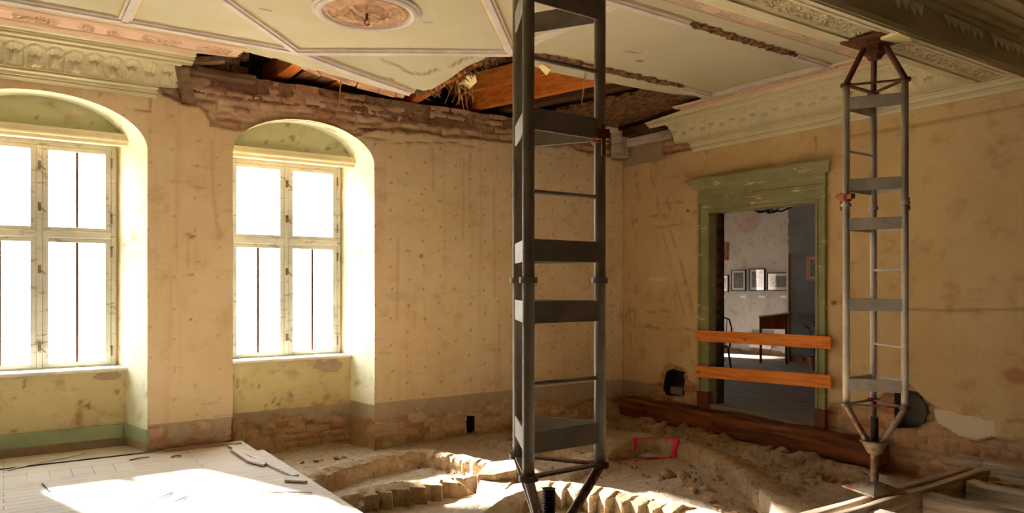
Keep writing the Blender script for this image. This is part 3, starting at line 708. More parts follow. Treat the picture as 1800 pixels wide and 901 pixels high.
# ribs
RIBP = [(-.055, 0), (-.05, -.012), (-.032, -.016), (-.026, -.03), (.026, -.03), (.032, -.016), (.05, -.012), (.055, 0)]
rib_n = [5]
def rib(P, label, kind='structure', width=1.):
    P = [np.array(p, float) for p in P]; S = []; 
    L = np.concatenate([[0], np.cumsum([np.linalg.norm(b - a) for a, b in zip(P[:-1], P[1:])])])
    n = max(2, int(L[-1] / .06)); st = np.linspace(0, L[-1], n)
    pts = np.stack([np.interp(st, L, [p[i] for p in P]) for i in (0, 1)], -1)
    tan = np.gradient(pts, axis=0); tan /= np.linalg.norm(tan, axis=1)[:, None]; nor = np.stack([-tan[:, 1], tan[:, 0]], -1)
    def fn(i, p):
        q = pts[i] + nor[i] * p[0] * width; return (q[0], q[1], float(zceil(*q)) + p[1] - .002)
    mb = MB().sweep(RIBP, fn, range(n), True)
    o = mb.build('trim_%d' % rib_n[0], M['rib'], kind='structure', label=label); rib_n[0] += 1
    mb = MB()
    for sg in (-1, 1):
        def fl(i, p):
            q = pts[i] + nor[i] * (sg * (.058 + p[0])); return (q[0], q[1], float(zceil(*q)) - .0035 + p[1])
        mb.sweep([(0, 0), (.012, 0)], fl, range(n))
    mb.build('painted_line', M['ribline'], o, fix=False)
    return o
tipx = onC(727, 160)
rib([(-5.5, 6.76), (2.22, 6.76), (2.7, 6.76), (3.36, 6.73)], 'long lilac ceiling rib beside the window cornice')
rib([(.81, 6.76), (.81, 4.23)], 'short lilac ceiling rib running away from the windows')
rib([(2.22, 6.76), (.81, 5.25)], 'diagonal lilac ceiling rib left of the rosette')
rib([(2.22, 6.76), (3.86, 5.66)], 'lilac ceiling rib between the sagging plaster and the rosette')
rib([(3.86, 5.66), (2.5, 4.17)], 'diagonal lilac ceiling rib right of the rosette')
rib([(3.86, 5.66), (3.86, 4.23)], 'lilac ceiling rib behind the nearer steel tower')
e0 = onC(1210, 38)[:2]; e1 = onC(1400, 96)[:2]
rib([(-5.5, 4.23), (3.86, 4.21), (e0[0], 4.23)], 'lilac ceiling rib along the beam, broken off')
rib([(e1[0], 4.27), (6.66, 4.28)], 'short lilac rib stub near the far steel tower')
rib([(6.66, 4.28), (6.60, 5.70)], 'lilac ceiling rib along the door wall', width=1.15)
f0 = onC(1203, 151)[:2]
rib([(f0[0], 5.64), (6.60, 5.66)], 'last stub of a broken lilac rib near the door wall')
# scars where the ribs fell: ragged lath and mud
def scar(P, w, name, label):
    P = [np.array(p) for p in P]; mb = MB(); rr = random.Random(len(P) * 7 + int(w * 100))
    L = sum(np.linalg.norm(b - a) for a, b in zip(P[:-1], P[1:])); n = int(L / .035)
    V = []; F = []
    for i in range(n + 1):
        t = i / n * (len(P) - 1); k = min(int(t), len(P) - 2); q = P[k] + (P[k + 1] - P[k]) * (t - k); d = (P[k + 1] - P[k]); d = d / np.linalg.norm(d); nn = np.array([-d[1], d[0]])
        e = min(1, i / 5, (n - i) / 5) * .8 + .2
        for j in range(6):
            o = (j / 5 - .5) * 2 * w * e + (rr.uniform(-.4, .4) * w * e * (1 if j in (0, 5) else .3)); pt = q + nn * o
            V.append((pt[0], pt[1], float(zceil(*pt)) - (.003 if j in (0, 5) else rr.uniform(.004, .022))))
    for i in range(n):
        for j in range(5): F.append((i * 6 + j, i * 6 + j + 1, i * 6 + 7 + j, i * 6 + 6 + j))
    mesh(name, V, F, M['debris'], kind='structure', label=label)
scar([e0 + np.array([-.03, 0]), (e0 + e1) / 2 + np.array([0, .02]), e1 + np.array([.04, 0])], .055, 'trim_20', 'ragged brown scar where the rib along the beam fell off')
scar([onC(937, 93)[:2], onC(985, 104)[:2], onC(1035, 115)[:2], onC(1100, 130)[:2], onC(1150, 141)[:2], onC(1203, 151)[:2]], .07, 'trim_21', 'ragged brown scar where the middle rib fell off')
scar([onC(842, 112)[:2], onC(862, 103)[:2], onC(884, 95)[:2]], .05, 'trim_22', 'ragged torn plaster beside the nearer steel tower')
# exposed lath boards along the broken edge
def laths():
    pts = [np.array(onC(*p)[:2]) for p in [(420, 84), (470, 99), (515, 111), (560, 122), (600, 134), (640, 146), (680, 157), (716, 167)]]
    rr = random.Random(3); seglen = .21
    L = np.concatenate([[0], np.cumsum([np.linalg.norm(b - a) for a, b in zip(pts[:-1], pts[1:])])]); s = 0; k = 0
    while s < L[-1] - .05:
        e = min(s + seglen * rr.uniform(.8, 1.25), L[-1]); a = np.array([np.interp(s, L, [p[i] for p in pts]) for i in (0, 1)]); b = np.array([np.interp(e - .008, L, [p[i] for p in pts]) for i in (0, 1)])
        d = b - a; nn = np.array([-d[1], d[0]]) / np.linalg.norm(d); o = .125 + rr.uniform(-.02, .02)
        P = [a - nn * .03, b - nn * .03, b + nn * o, a + nn * (o + rr.uniform(-.02, .02))]
        V = [(p[0], p[1], float(zceil(*p)) + .024) for p in P]
        MB().extr(V, (0, 0, .022)).build('lath_board', M['lath'], label='short lath board showing along the broken ceiling edge', cat='lath', group='lath boards along the broken ceiling edge'); s = e; k += 1
laths()
# torn reed and plaster rags on the right side of the sagging flap
def rags():
    rr = random.Random(11); pts = [np.array(onC(*p)) for p in [(728, 163), (760, 156), (790, 138), (820, 116), (850, 104), (880, 94)]]
    mb = MB()
    for i in range(150):
        t = rr.random() * (len(pts) - 1); k = int(t); p = pts[k] + (pts[k + 1] - pts[k]) * (t - k); p = p + np.array([0, 0, rr.uniform(.0, .03)])
        d = np.array([rr.uniform(.4, 1) * .8, rr.uniform(-.2, .8), rr.uniform(-.5, .1)]); d = d / np.linalg.norm(d) * rr.uniform(.05, .16)
        mb.bar(p, p + d, .004 + rr.random() * .012, .003, n=1)
    mb.build('torn_reed', M['debris'], label='fringe of torn reed and mud on the sagging ceiling flap', cat='reed', kind='stuff')
rags()

# --- what shows inside the hole
def wpx(x, y, z): return onZ(x, y, z)

def joist(a, b, w, h, mat, label, name='ceiling_joist', cat='joist', **kw):
    a = np.array(a, float); b = np.array(b, float)
    return MB().bar(a + np.array([0, 0, h / 2]), b + np.array([0, 0, h / 2]), w, h).build(name, mat, bevel=.006, label=label, cat=cat, **kw)
joist((4.80, 8.3, 3.79), (5.92, 4.35, 3.80), .10, .30, M['joist'], 'wide orange new ceiling joist behind the nearer steel tower, lower of the pair')
joist((4.71, 8.3, 4.0), (5.83, 4.35, 4.01), .07, .22, M['joist'], 'pale orange new plank lapped on top of the wide joist')
joist((2.46, 8.45, 3.80), (2.5, 5.0, 3.86), .14, .24, M['joist'], 'orange new joist with a bolt at the left end of the ceiling hole')
joist((3.05, 8.45, 3.80), (3.05, 5.0, 3.86), .10, .22, M['joist'], 'thin orange new joist in the middle of the ceiling hole')
joist((4.04, 8.4, 3.735), (3.8, 5.0, 3.86), .12, .22, M['joist'], 'orange new joist over the tip of the sagging flap')
joist((5.16, 8.4, 3.80), (6.3, 4.35, 3.82), .18, .26, M['darkwood'], 'dark old joist behind the wide orange one')
bo = onY(500, 116, 7.5)
MB().tube([(2.43, 7.55, 3.93), (2.40, 7.55, 3.93)], .022, 6).tube([(2.40, 7.55, 3.93), (2.37, 7.55, 3.93)], .012, 8).build('bolt', M['duct'], label='bright bolt head on the leftmost orange joist', cat='bolt')
for i, (x, dz) in enumerate(((2.62, 0), (2.73, .006), (2.84, .0), (2.93, .004))):
    MB().box(x, x + .1, 6.6, 8.2, 3.845 + dz, 3.865 + dz).build('ceiling_board', M['lath'], label='pale board between two orange joists in the ceiling hole', cat='board', group='boards between the orange joists')
def rough_slab(name, poly, z, amp, mat, seed, res=.03, thick=.04, **kw):
    xs = [p[0] for p in poly]; ys = [p[1] for p in poly]; nx = int((max(xs) - min(xs)) / res) + 2; ny = int((max(ys) - min(ys)) / res) + 2
    X, Y = np.meshgrid(np.linspace(min(xs), max(xs), nx), np.linspace(min(ys), max(ys), ny), indexing='ij')
    Z = z + amp * fbm(X * 2.5, Y * 9, 5, seed) + amp * .6 * fbm(X * 14, Y * 14, 3, seed + 1); k = inpoly(X, Y, poly); c = k[:-1, :-1] & k[1:, 1:]
    idx = np.arange(nx * ny).reshape(nx, ny); F = np.stack([idx[:-1, :-1][c], idx[:-1, 1:][c], idx[1:, 1:][c], idx[1:, :-1][c]], -1).tolist()
    o = mesh(name, np.stack([X, Y, Z], -1).reshape(-1, 3).tolist(), F, mat, smooth=False, **kw)
    bm = bmesh.new(); bm.from_mesh(o.data); bmesh.ops.delete(bm, geom=[v for v in bm.verts if not v.link_faces], context='VERTS'); bm.to_mesh(o.data); bm.free()
    sd = o.modifiers.new('thick', 'SOLIDIFY'); sd.thickness = thick; sd.offset = -1
    return o
rough_slab('mud_and_lath_infill', [(5.75, 7.80), (5.95, 6.6), (6.1, 5.6), (6.95, 5.85), (7.2, 6.3), (7.2, 7.80)], 3.80, .05, M['debris'], 4, label='bare brown mud and lath infill above the room corner', cat='lath')
# timbers in the far corner
MB().box(7.0, 7.18, 7.60, 7.80, 3.37, 3.72).build('corner_post', M['oldwoodY'], bevel=.01, label='stub of a grey timber post in the far top corner', cat='post')
MB().box(6.98, 7.235, 6.85, 7.55, 3.62, 3.73).build('blocking_timber', M['darkwood'], bevel=.012, label='brown timber block under the mud ceiling by the door wall cornice', cat='beam')
MB().box(7.12, 7.235, 6.75, 7.62, 3.50, 3.615).build('cornice_batten', M['oldwoodY'], bevel=.01, label='grey split batten on the door wall where the cornice is gone', cat='batten')
# rags of plaster
def chip(P, label, d=(0, .0, .012)):
    MB().extr([Vector(p) for p in P], d).build('plaster_flake', M['cream'], label=label, cat='plaster')
chip([onC(*p) + np.array([0, 0, -.05]) for p in ((905, 146), (912, 134), (936, 138), (930, 152), (940, 160), (918, 160))] if 0 else [onZ(x, y, 3.62) for x, y in ((820, 134), (836, 134), (838, 144), (826, 156), (812, 147), (806, 150), (818, 141))], 'small cream plaster flake dangling left of the nearer steel tower')
chip([onZ(x, y, 3.66) for x, y in ((946, 115), (955, 114), (968, 122), (961, 133), (952, 124))], 'cream plaster flake dangling inside the nearer steel tower')
MB().tube([onY(600, 122, 7.0), onY(598, 160, 7.0), onY(596, 192, 7.0)], .006, 6).build('hanging_reed', M['straw'], label='long straw hanging below the left lath boards', cat='reed')
p0 = onZ(1029, 128, 3.72); MB().tube([p0, p0 + np.array([-.02, 0, -.14]), p0 + np.array([-.05, .0, -.33])], [.012, .009, .004], 6).build('hanging_reed', M['straw'], label='frayed straw hanging inside the nearer steel tower', cat='reed')
rr = random.Random(5)
for k in range(16):
    p = onZ(rr.uniform(800, 832), rr.uniform(135, 152), 3.60); d = np.array([rr.uniform(-.12, .2), rr.uniform(-.1, .1), rr.uniform(-.28, -.08)])
    MB().tube([p, p + d * .5 + np.array([rr.uniform(-.01, .01), 0, 0]), p + d], .0028, 5).build('loose_reed', M['straw'], label='loose straw bristling below the tip of the sagging flap', cat='reed', group='straws below the sagging flap')

# ------------------------------------------------------------------ cornices with carved bands
def leafrelief(s, v, P=.30):
    """acanthus: upright leaves with curled tips; v 0 bottom - 1 top"""
    u = np.abs(((s / (P / 2)) % 1.) - .5) * 2; alt = (np.floor(s / (P / 2)) % 2)
    body = np.sqrt(np.clip(1 - u * u, 0, 1)); top = .96 - .25 * u ** 2
    h = .55 * body * sst(top, top - .12, v) * sst(.02, .2, v)
    tip0 = .42 - .12 * alt + .04 * np.cos(u * 9); tip = sst(.7, .1, u) * sst(tip0 + .10, tip0, v) * sst(tip0 - .3, tip0 - .1, v); h = h + .6 * tip
    vein = .16 * np.cos(u * 14) * body * sst(.4, .6, v); ser = .12 * np.cos(v * 40) * sst(.4, .9, u) * (v > .2)
    drop = .5 * sst(.75, .98, u) * (1 - alt * .3) * sst(.0, .1, v) * sst(.75, .5, v)
    und = .7 * sst(.03, .0, np.abs(v - tip0 - .11) - .012) * sst(.75, .5, u)
    return np.clip(h + vein * .5 + ser * .4 + drop, 0, 1.4) - .35 * und, und
def scroll(s, v, P=.46, seed=0):
    """floral clusters with gaps"""
    u = (s / P) % 1.; env = sst(.08, .2, u) * sst(.92, .7, u); w = 1 - np.abs(v - .5) * 2
    n = np.abs(fbm(s * 16, v * 4 + s * 3, 3, seed + 2)) * 4; n2 = np.abs(np.sin(s * 60 + 3 * np.sin(s * 23)) * np.cos(v * 9 + 2 * np.sin(s * 31)))
    r = sst(.25, .7, .6 * n2 + .5 * n) * env * sst(.0, .45, w); return r, env
def rose(s, v, P=.20, seed=0):
    u = ((s / P) % 1.) - .5; r = np.hypot(u * 1.2, (v - .5)); a = np.arctan2(v - .5, u)
    h = sst(.48, .35, r) * (.5 + .5 * np.cos(r * 34 + 2 * np.cos(a * 3))); h = h * .7 + .45 * sst(.1, .3, np.abs(fbm(s * 40, v * 8, 3, seed + 4)) * 2); return np.clip(h, 0, 1), sst(.05, .2, r)
def cornice(name, prof, s0, s1, place, res, seed, label, ends=None, flipn=1):
    """prof: rows (d, z, kind); kind of the segment that starts at the row: '' leaf scroll rose pink"""
    rows = []
    for i, (d, z, kd) in enumerate(prof[:-1]):
        d2, z2, _ = prof[i + 1]; L = math.hypot(d2 - d, z2 - z); n = max(1, int(L / .011)) if kd in ('leaf', 'scroll', 'rose') else (3 if kd == 'bead' or kd == 'pbead' else 1)
        nx_, nz_ = (z2 - z) / (L + 1e-9), -(d2 - d) / (L + 1e-9)
        for k in range(n): rows.append((d + (d2 - d) * k / n, z + (z2 - z) * k / n, kd, k / n, nx_, nz_))
    rows.append((prof[-1][0], prof[-1][1], '', 0, 0, -1))
    S = np.arange(s0, s1 + res * .5, res); V = np.zeros((len(S), len(rows), 3)); mask = np.zeros((len(S), len(rows), 4))
    for r, (d, z, kd, v, nx_, nz_) in enumerate(rows):
        off = np.zeros(len(S)); sg = S.copy(); vv = np.full(len(S), v)
        if kd == 'leaf':
            off, und = leafrelief(sg, vv); off = off * .032; mask[:, r, 1] = np.clip(und + .45 * sst(.3, .0, vv) + .2 * sst(.012, 0, off), 0, 1)
            # the cove itself is hollow
            off = off - .05 * math.sin(math.pi * v)
        elif kd == 'scroll':
            rl, env = scroll(sg, vv, seed=seed); off = rl * .02; mask[:, r, 0] = 1 - .0 * rl; mask[:, r, 1] = .35 * rl
        elif kd == 'rose':
            rl, e = rose(sg, vv, seed=seed); off = rl * .024; mask[:, r, 1] = .6 * (1 - rl)
        elif kd == 'bead': off[:] = .014 * math.sin(math.pi * v)
        elif kd in ('pbead', 'pink'):
            off[:] = .012 * math.sin(math.pi * v) if kd == 'pbead' else 0; mask[:, r, 0] = 1.
        off = off + .003 * fbm(sg * 3, np.full(len(S), d * 9 + z * 5), 2, seed)
        se = S if ends is None else np.minimum(S, ends(d, z)) if flipn > 0 else np.maximum(S, ends(d, z))
        if ends is not None: se = np.where(se == S, S, se + .012 * np.sin(d * 90 + z * 70))
        V[:, r] = np.stack(place(se, np.full(len(S), d) + nx_ * off * -1 * -1, np.full(len(S), z) + nz_ * off), -1)
    nS, nR = len(S), len(rows); idx = np.arange(nS * nR).reshape(nS, nR)
    F = np.stack([idx[:-1, :-1], idx[1:, :-1], idx[1:, 1:], idx[:-1, 1:]], -1).reshape(-1, 4).tolist()
    return mesh(name, V.reshape(-1, 3).tolist(), F, M['trim'], smooth=False, attr={'mask': mask.reshape(-1, 4)}, kind='structure', label=label)
PA = [(0, 3.385, ''), (.035, 3.385, ''), (.045, 3.40, 'bead'), (.06, 3.418, ''), (.085, 3.42, ''), (.09, 3.442, ''), (.115, 3.447, 'bead'), (.125, 3.468, ''), (.15, 3.47, 'leaf'), (.33, 3.655, ''), (.35, 3.655, ''), (.352, 3.675, ''), (.39, 3.677, 'bead'), (.41, 3.697, ''), (.43, 3.698, ''), (.432, 3.712, ''), (.47, 3.715, ''), (.50, 3.735, 'pbead'), (.56, 3.738, 'pink'), (.565, 3.746, 'scroll'), (.80, 3.746, 'pbead'), (.85, 3.742, 'pbead'), (.90, 3.746, 'pink'), (.915, 3.7505, '')]
endA = lambda d, z: (1.20 + .0 if d < .13 else (1.37 if d < .34 else 1.47)) + (.35 if d > .55 else 0)
cornice('trim_1', PA, -1.2, 1.9, lambda s, d, z: (s, YW - d, z), .012, 3, 'cream and pink cornice with carved leaves along the window wall, broken off at its right end', ends=endA)
ZD = -.045
PD = [(0, 3.28, ''), (.025, 3.28, ''), (.03, 3.31, ''), (.04, 3.312, 'bead'), (.05, 3.335, ''), (.062, 3.337, ''), (.067, 3.368, ''), (.085, 3.372, 'bead'), (.095, 3.40, ''), (.12, 3.41, 'leaf'), (.28, 3.63, ''), (.30, 3.63, ''), (.302, 3.655, ''), (.33, 3.66, 'bead'), (.345, 3.68, ''), (.36, 3.682, ''), (.362, 3.70, ''), (.39, 3.73, 'pbead'), (.42, 3.735, 'pink'), (.425, 3.744, 'scroll'), (.52, 3.744, 'pbead'), (.545, 3.746, ''), (.56, 3.7505, '')]
endD = lambda d, z: 6.50 if d < .1 else (6.72 if d < .29 else (7.0 if d < .37 else 6.35))
cornice('trim_2', PD, .2, 7.1, lambda s, d, z: (XD - d, s, z), .012, 9, 'cream and pink carved cornice along the door wall, broken off at its far end', ends=endD)
# bare core of the broken window cornice
MB().sweep([(.06, 3.40), (.10, 3.43), (.13, 3.47), (.17, 3.53), (.24, 3.60), (.30, 3.64), (.30, 3.70), (.0, 3.70), (.0, 3.38)], lambda s, p: (s + .42 * (3.7 - p[1]), YW - p[0], p[1]), [1.30, 1.36, 1.42], True).build('cornice_core', M['brownpl'], kind='structure', label='bare brown plaster core of the broken cornice')
MB().bar((1.42, 7.75, 3.69), (2.12, 7.76, 3.68), .16, .075, n=8, jit=.008, rnd=R).build('wall_plate', M['oldbeam'], bevel=.012, label='dark timber plate on the wall head at the broken cornice', cat='beam')
rb = random.Random(21)
MB().bar((1.40, 7.70, 3.74), (1.78, 7.60, 3.80), .12, .05, n=4, jit=.008, rnd=R).build('splintered_batten', M['oldbeam'], label='splintered brown batten above the broken cornice end', cat='batten')
for i, (x, y, z) in enumerate(((1.70, 7.74, 3.755), (1.885, 7.76, 3.755), (1.80, 7.75, 3.835), (1.90, 7.78, 3.915))):
    MB().box(x, x + .17, y, y + .12, z - .02, z + .055).build('loose_brick', M['stone'], bevel=.012, label='dusty loose brick on the timber plate beside the broken cornice', cat='brick', group='loose bricks on the timber plate')

# --- ceiling beam between the two bays: soffit with a band of roses, carved near face
BZ = 3.38
prof = [(3.88, ZC - .008, 'pbead'), (3.82, ZC - .012, 'pink')]
PB = [(4.06, ZC + .002, 'pbead'), (4.0, ZC - .006, 'pbead'), (3.97, ZC - .004, 'scroll'), (3.86, ZC - .004, 'pink'), (3.845, ZC - .01, ''), (3.82, ZC - .03, ''), (3.70, ZC - .035, ''), (3.69, ZC - .06, 'bead'), (3.60, ZC - .07, ''), (3.50, ZC - .075, ''), (3.30, 3.62, ''), (3.25, 3.44, ''), (3.22, 3.41, 'bead'), (3.19, 3.395, ''), (3.15, 3.395, 'bead'), (3.13, 3.385, ''), (3.10, 3.385, ''), (3.098, 3.40, ''), (3.06, 3.40, 'rose'), (2.90, 3.40, ''), (2.885, 3.40, ''), (2.88, 3.385, ''), (2.855, 3.38, 'bead'), (2.83, 3.378, ''), (2.80, 3.372, ''), (2.798, 3.36, ''), (2.765, 3.358, 'bead'), (2.745, 3.368, ''), (2.74, 3.385, ''), (2.735, 3.40, ''), (2.735, 3.52, ''), (2.735, 3.60, ''), (2.715, 3.605, ''), (2.705, 3.63, 'bead'), (2.69, 3.655, ''), (2.66, 3.66, ''), (2.655, 3.69, ''), (2.60, 3.715, 'bead'), (2.57, 3.735, ''), (2.50, 3.74, ''), (2.49, 3.7505, '')]
cornice('trim_3', PB, 2.4, 7.22, lambda s, d, z: (s, d, z), .014, 15, 'heavy plastered ceiling beam with a carved rose band underneath')
MB().box(-5.6, 2.42, 2.2, 3.3, 3.39, 3.75).build('trim_4', M['trim'], kind='structure', label='ceiling beam continuing to the left')
# small hanging leaf points on the beam's near face, in clusters
def leafpts():
    for k, x0 in enumerate((5.05, 5.75, 6.5)):
        for i in range(6 if k else 4):
            x = x0 + i * .10; V = [(x - .045, 2.733, 3.60), (x + .045, 2.733, 3.60), (x + .036, 2.712, 3.53), (x + .01 * (i % 3 - 1), 2.70, 3.47 + .02 * (i % 2)), (x - .036, 2.712, 3.53), (x, 2.69, 3.565)]
            F = [(0, 5, 1), (1, 5, 2), (2, 5, 3), (3, 5, 4), (4, 5, 0)]
            yield V, F
mb = MB()
for V, F in leafpts(): mb.add(V, F)
mb.build('leaf_points', M['niche'], bpy.data.objects['trim_3'], fix=True)

# --- the ceiling rose
rc = onC(645, 18); rose_o = empty('ceiling_rose', (rc[0], rc[1], ZC), 'round ceiling rose with a lilac ring and pink carved centre', 'ceiling rose')
MB().lathe([(.42, .0), (.425, -.012), (.41, -.022), (.40, -.018), (.395, -.03), (.37, -.04), (.345, -.032), (.335, -.012), (.33, -.012), (.33, 0)], (rc[0], rc[1], ZC), 72).build('outer_ring', M['rib'], rose_o, smooth=False)
nr, na = 34, 120; V = []; F = []
for i in range(nr):
    r = .332 * i / (nr - 1); rn = i / (nr - 1)
    for k in range(na):
        a = 2 * math.pi * k / na
        h = .012 + .02 * (1 - rn) + .02 * max(0, math.cos(a * 12)) * max(0, 1 - abs(rn - .42) / .2) + .03 * max(0, 1 - abs(rn - .30) / .1) * (.7 + .3 * abs(math.cos(a * 9))) - .015 * max(0, 1 - abs(rn - .52) / .06) + .015 * max(0, 1 - abs(rn - .9) / .07)
        h += .034 * float(np.abs(fbm(math.cos(a) * rn * 9 + 3, math.sin(a) * rn * 9 + 5, 3, 4))) * (1 if .5 < rn < .9 else .4)
        h += -.02 * max(0, 1 - rn / .1)
        V.append((rc[0] + r * math.cos(a), rc[1] + r * math.sin(a), ZC - h))
for i in range(nr - 1):
    for k in range(na): F.append((i * na + k, i * na + (k + 1) % na, (i + 1) * na + (k + 1) % na, (i + 1) * na + k))
mesh('carved_centre', V, F, M['pink'], rose_o)
MB().tube([(rc[0], rc[1], ZC - .02), (rc[0], rc[1], ZC - .075)], .012, 8).tube([(rc[0] + .02 * math.cos(t), rc[1], ZC - .095 + .02 * math.sin(t)) for t in np.linspace(1.57, 6.0, 10)], .006, 6).build('lamp_hook', M['rust'], rose_o, label='rusty lamp hook')

# ------------------------------------------------------------------ parquet
mb = MB().box(-5.5, 2.02, 3.3, 7.86, -.05, 0).box(-5.5, 1.15, 7.80, 8.32, -.05, 0).box(-5.5, 1.6, -4.5, 3.3, -.05, 0)
mb.build('floor', M['floor'], kind='structure', label='pale worn parquet floor in the left half of the room')
MB().box(2.02, 2.12, 3.3, 7.45, -.075, -.028).build('floor_edge_board', M['floor'], kind='structure', label='lower pale edge board along the cut parquet')
MB().box(1.1, 2.0, 3.4, 8.3, -.4, -.052).build('floor_bed', M['dirt'], kind='structure', label='earth bed under the parquet')
mb = MB().bar((1.28, 7.79, .006), (1.98, 7.77, .006), .10, .016); mb.build('floor_strip', M['oldwoodX'], bevel=.002, label='warped pale border board at the foot of the pier', cat='board')
def floorpx(x, y, z=.006): return onZ(x, y, z)
for (A, B, w_, lab, dz) in (((74, 849), (88, 864), .012, 'short dark splinter lying left on the parquet', .004), ((253, 886), (305, 865), .012, 'long dark splinter in the sunny patch', .012), ((308, 881), (330, 872), .01, 'small dark splinter right of the long one', .008), ((460, 865), (549, 866), .022, 'dark lath lying near the parquet edge', .02), ((12, 826), (150, 796), .03, 'pale warped strip below the left niche', .02), ((228, 808), (262, 803), .03, 'lifted dark parquet end below the pier', .02), ((300, 803), (318, 801), .035, 'curled parquet end close to the pier', .025)):
    a = floorpx(*A); b = floorpx(*B); m_ = (a + b) / 2 + np.array([0, 0, dz]); d = (b - a) * .5
    m_[2] = .008 + dz * .3
    MB().bar(a, m_, w_ * .7, .005).bar(m_, b + np.array([0, 0, dz * .15]), w_ * .7, .005).build('wood_splinter', M['winpaint'] if 'pale' in lab else M['darkwood'], label=lab, cat='splinter')
def plank(P, label, t=.016, z=.012, mat='floor'):
    MB().extr([onZ(x, y, z) for x, y in P], (0, 0, t)).build('loose_parquet_board', M[mat], label=label, cat='board', bevel=.002)
plank([(412, 788), (440, 806), (470, 813), (464, 819), (436, 812), (406, 792)], 'curled loose parquet board near the corner of the cut floor')
plank([(500, 838), (541, 842), (541, 848), (500, 846)], 'loose parquet board end jutting over the cut edge', z=.008)
MB().bar(onZ(405, 783, .012), onZ(520, 836, .012), .06, .02).build('border_board', M['floor'], label='pale border board along the cut parquet edge', cat='board', bevel=.003)

# ------------------------------------------------------------------ excavated ground with the tops of brick vault ribs
def zg(P, z): return [tuple(float(v) for v in onZ(x, y, z)[:2]) for x, y in P]
RIBS = [
 dict(P=zg([(535, 842), (600, 817), (660, 803), (712, 792), (745, 789), (790, 797), (838, 806), (885, 813)], -.10), H=.15, w=.30, base=-.28, label='curved brick vault rib nearest the window niche'),
 dict(P=zg([(598, 874), (650, 862), (720, 852), (790, 842), (835, 836)], -.13), H=.17, w=.30, base=-.3, label='sunlit brick vault rib beside the parquet edge'),
 dict(P=zg([(1050, 796), (1112, 773), (1150, 769), (1190, 774), (1240, 792), (1290, 818), (1325, 846), (1345, 868)], -.10), H=.16, w=.42, base=-.27, label='curved brick vault rib with the pink paint outline'),
 dict(P=zg([(905, 868), (950, 852), (1000, 856), (1050, 864), (1100, 874), (1150, 885), (1200, 897), (1240, 908)], -.12), H=.20, w=.55, base=-.32, label='saw-toothed sunlit brick rib below the nearer steel tower'),
 dict(P=zg([(872, 772), (920, 776), (975, 786), (1020, 800), (1045, 803)], -.15), H=.12, w=.28, base=-.28, label='low broken brick rib behind the nearer steel tower'),
 dict(P=zg([(1052, 738), (1120, 742), (1200, 756), (1290, 776), (1370, 798), (1450, 812), (1560, 838)], -.16), H=.12, w=.3, base=-.28, label='row of rough masonry along the door wall beam'),
]
def ground_z(X, Y):
    b = -.30 + .06 * fbm(X * 1.3, Y * 1.3, 4, 2) + .025 * fbm(X * 6, Y * 6, 4, 7)
    b = b + .05 * sst(7.0, 7.7, Y) * sst(3, 4, X) - .0
    b = b + .10 * sst(1.1, .2, np.hypot((X - 5.0) / 1.1, (Y - 4.6) / .8)) + .14 * sst(1, .2, np.hypot((X - 4.15), (Y - 5.9)) / .45)
    for r in RIBS:
        d, a, s = pldist(X, Y, r['P']); far = s > 0     # polylines run left to right, so + is away from the camera
        e = .015 * fbm(X * 14, Y * 14, 2, 3)
        hh = np.where(far, r['H'] * np.exp(-(d / r['w']) ** 2), r['H'] * sst(.05, .0, d + e)); endf = 1.
        b = np.maximum(b, np.maximum(r['base'] + hh, b * 0 - 9) * 1.0)
    b = b - .25 * sst(2.9, 2.4, Y)
    b = np.where(X < 2.25, np.minimum(b, -.10), b)
    return b + .022 * fbm(X * 16, Y * 16, 3, 33) + .012 * sst(.1, .3, fbm(X * 7, Y * 7, 3, 36))
gres = .03; gx = np.arange(1.9, 7.45, gres); gy = np.arange(1.4, 8.50, gres); GX, GY = np.meshgrid(gx, gy, indexing='ij'); GZ = ground_z(GX, GY)
gi = np.arange(GX.size).reshape(GX.shape); GF = np.stack([gi[:-1, :-1], gi[1:, :-1], gi[1:, 1:], gi[:-1, 1:]], -1).reshape(-1, 4).tolist(); GV = np.stack([GX, GY, GZ], -1).reshape(-1, 3).tolist()
mesh('ground', GV, GF, M['dirt'], smooth=True, kind='structure', label='excavated dusty earth where the floor has been taken up')
GB = BVHTree.FromPolygons(GV, GF)
def gz(x, y):
    h = GB.ray_cast(Vector((x, y, 3)), Vector((0, 0, -1))); return h[0].z if h[0] else -.3
RV, RF = list(GV), list(GF)
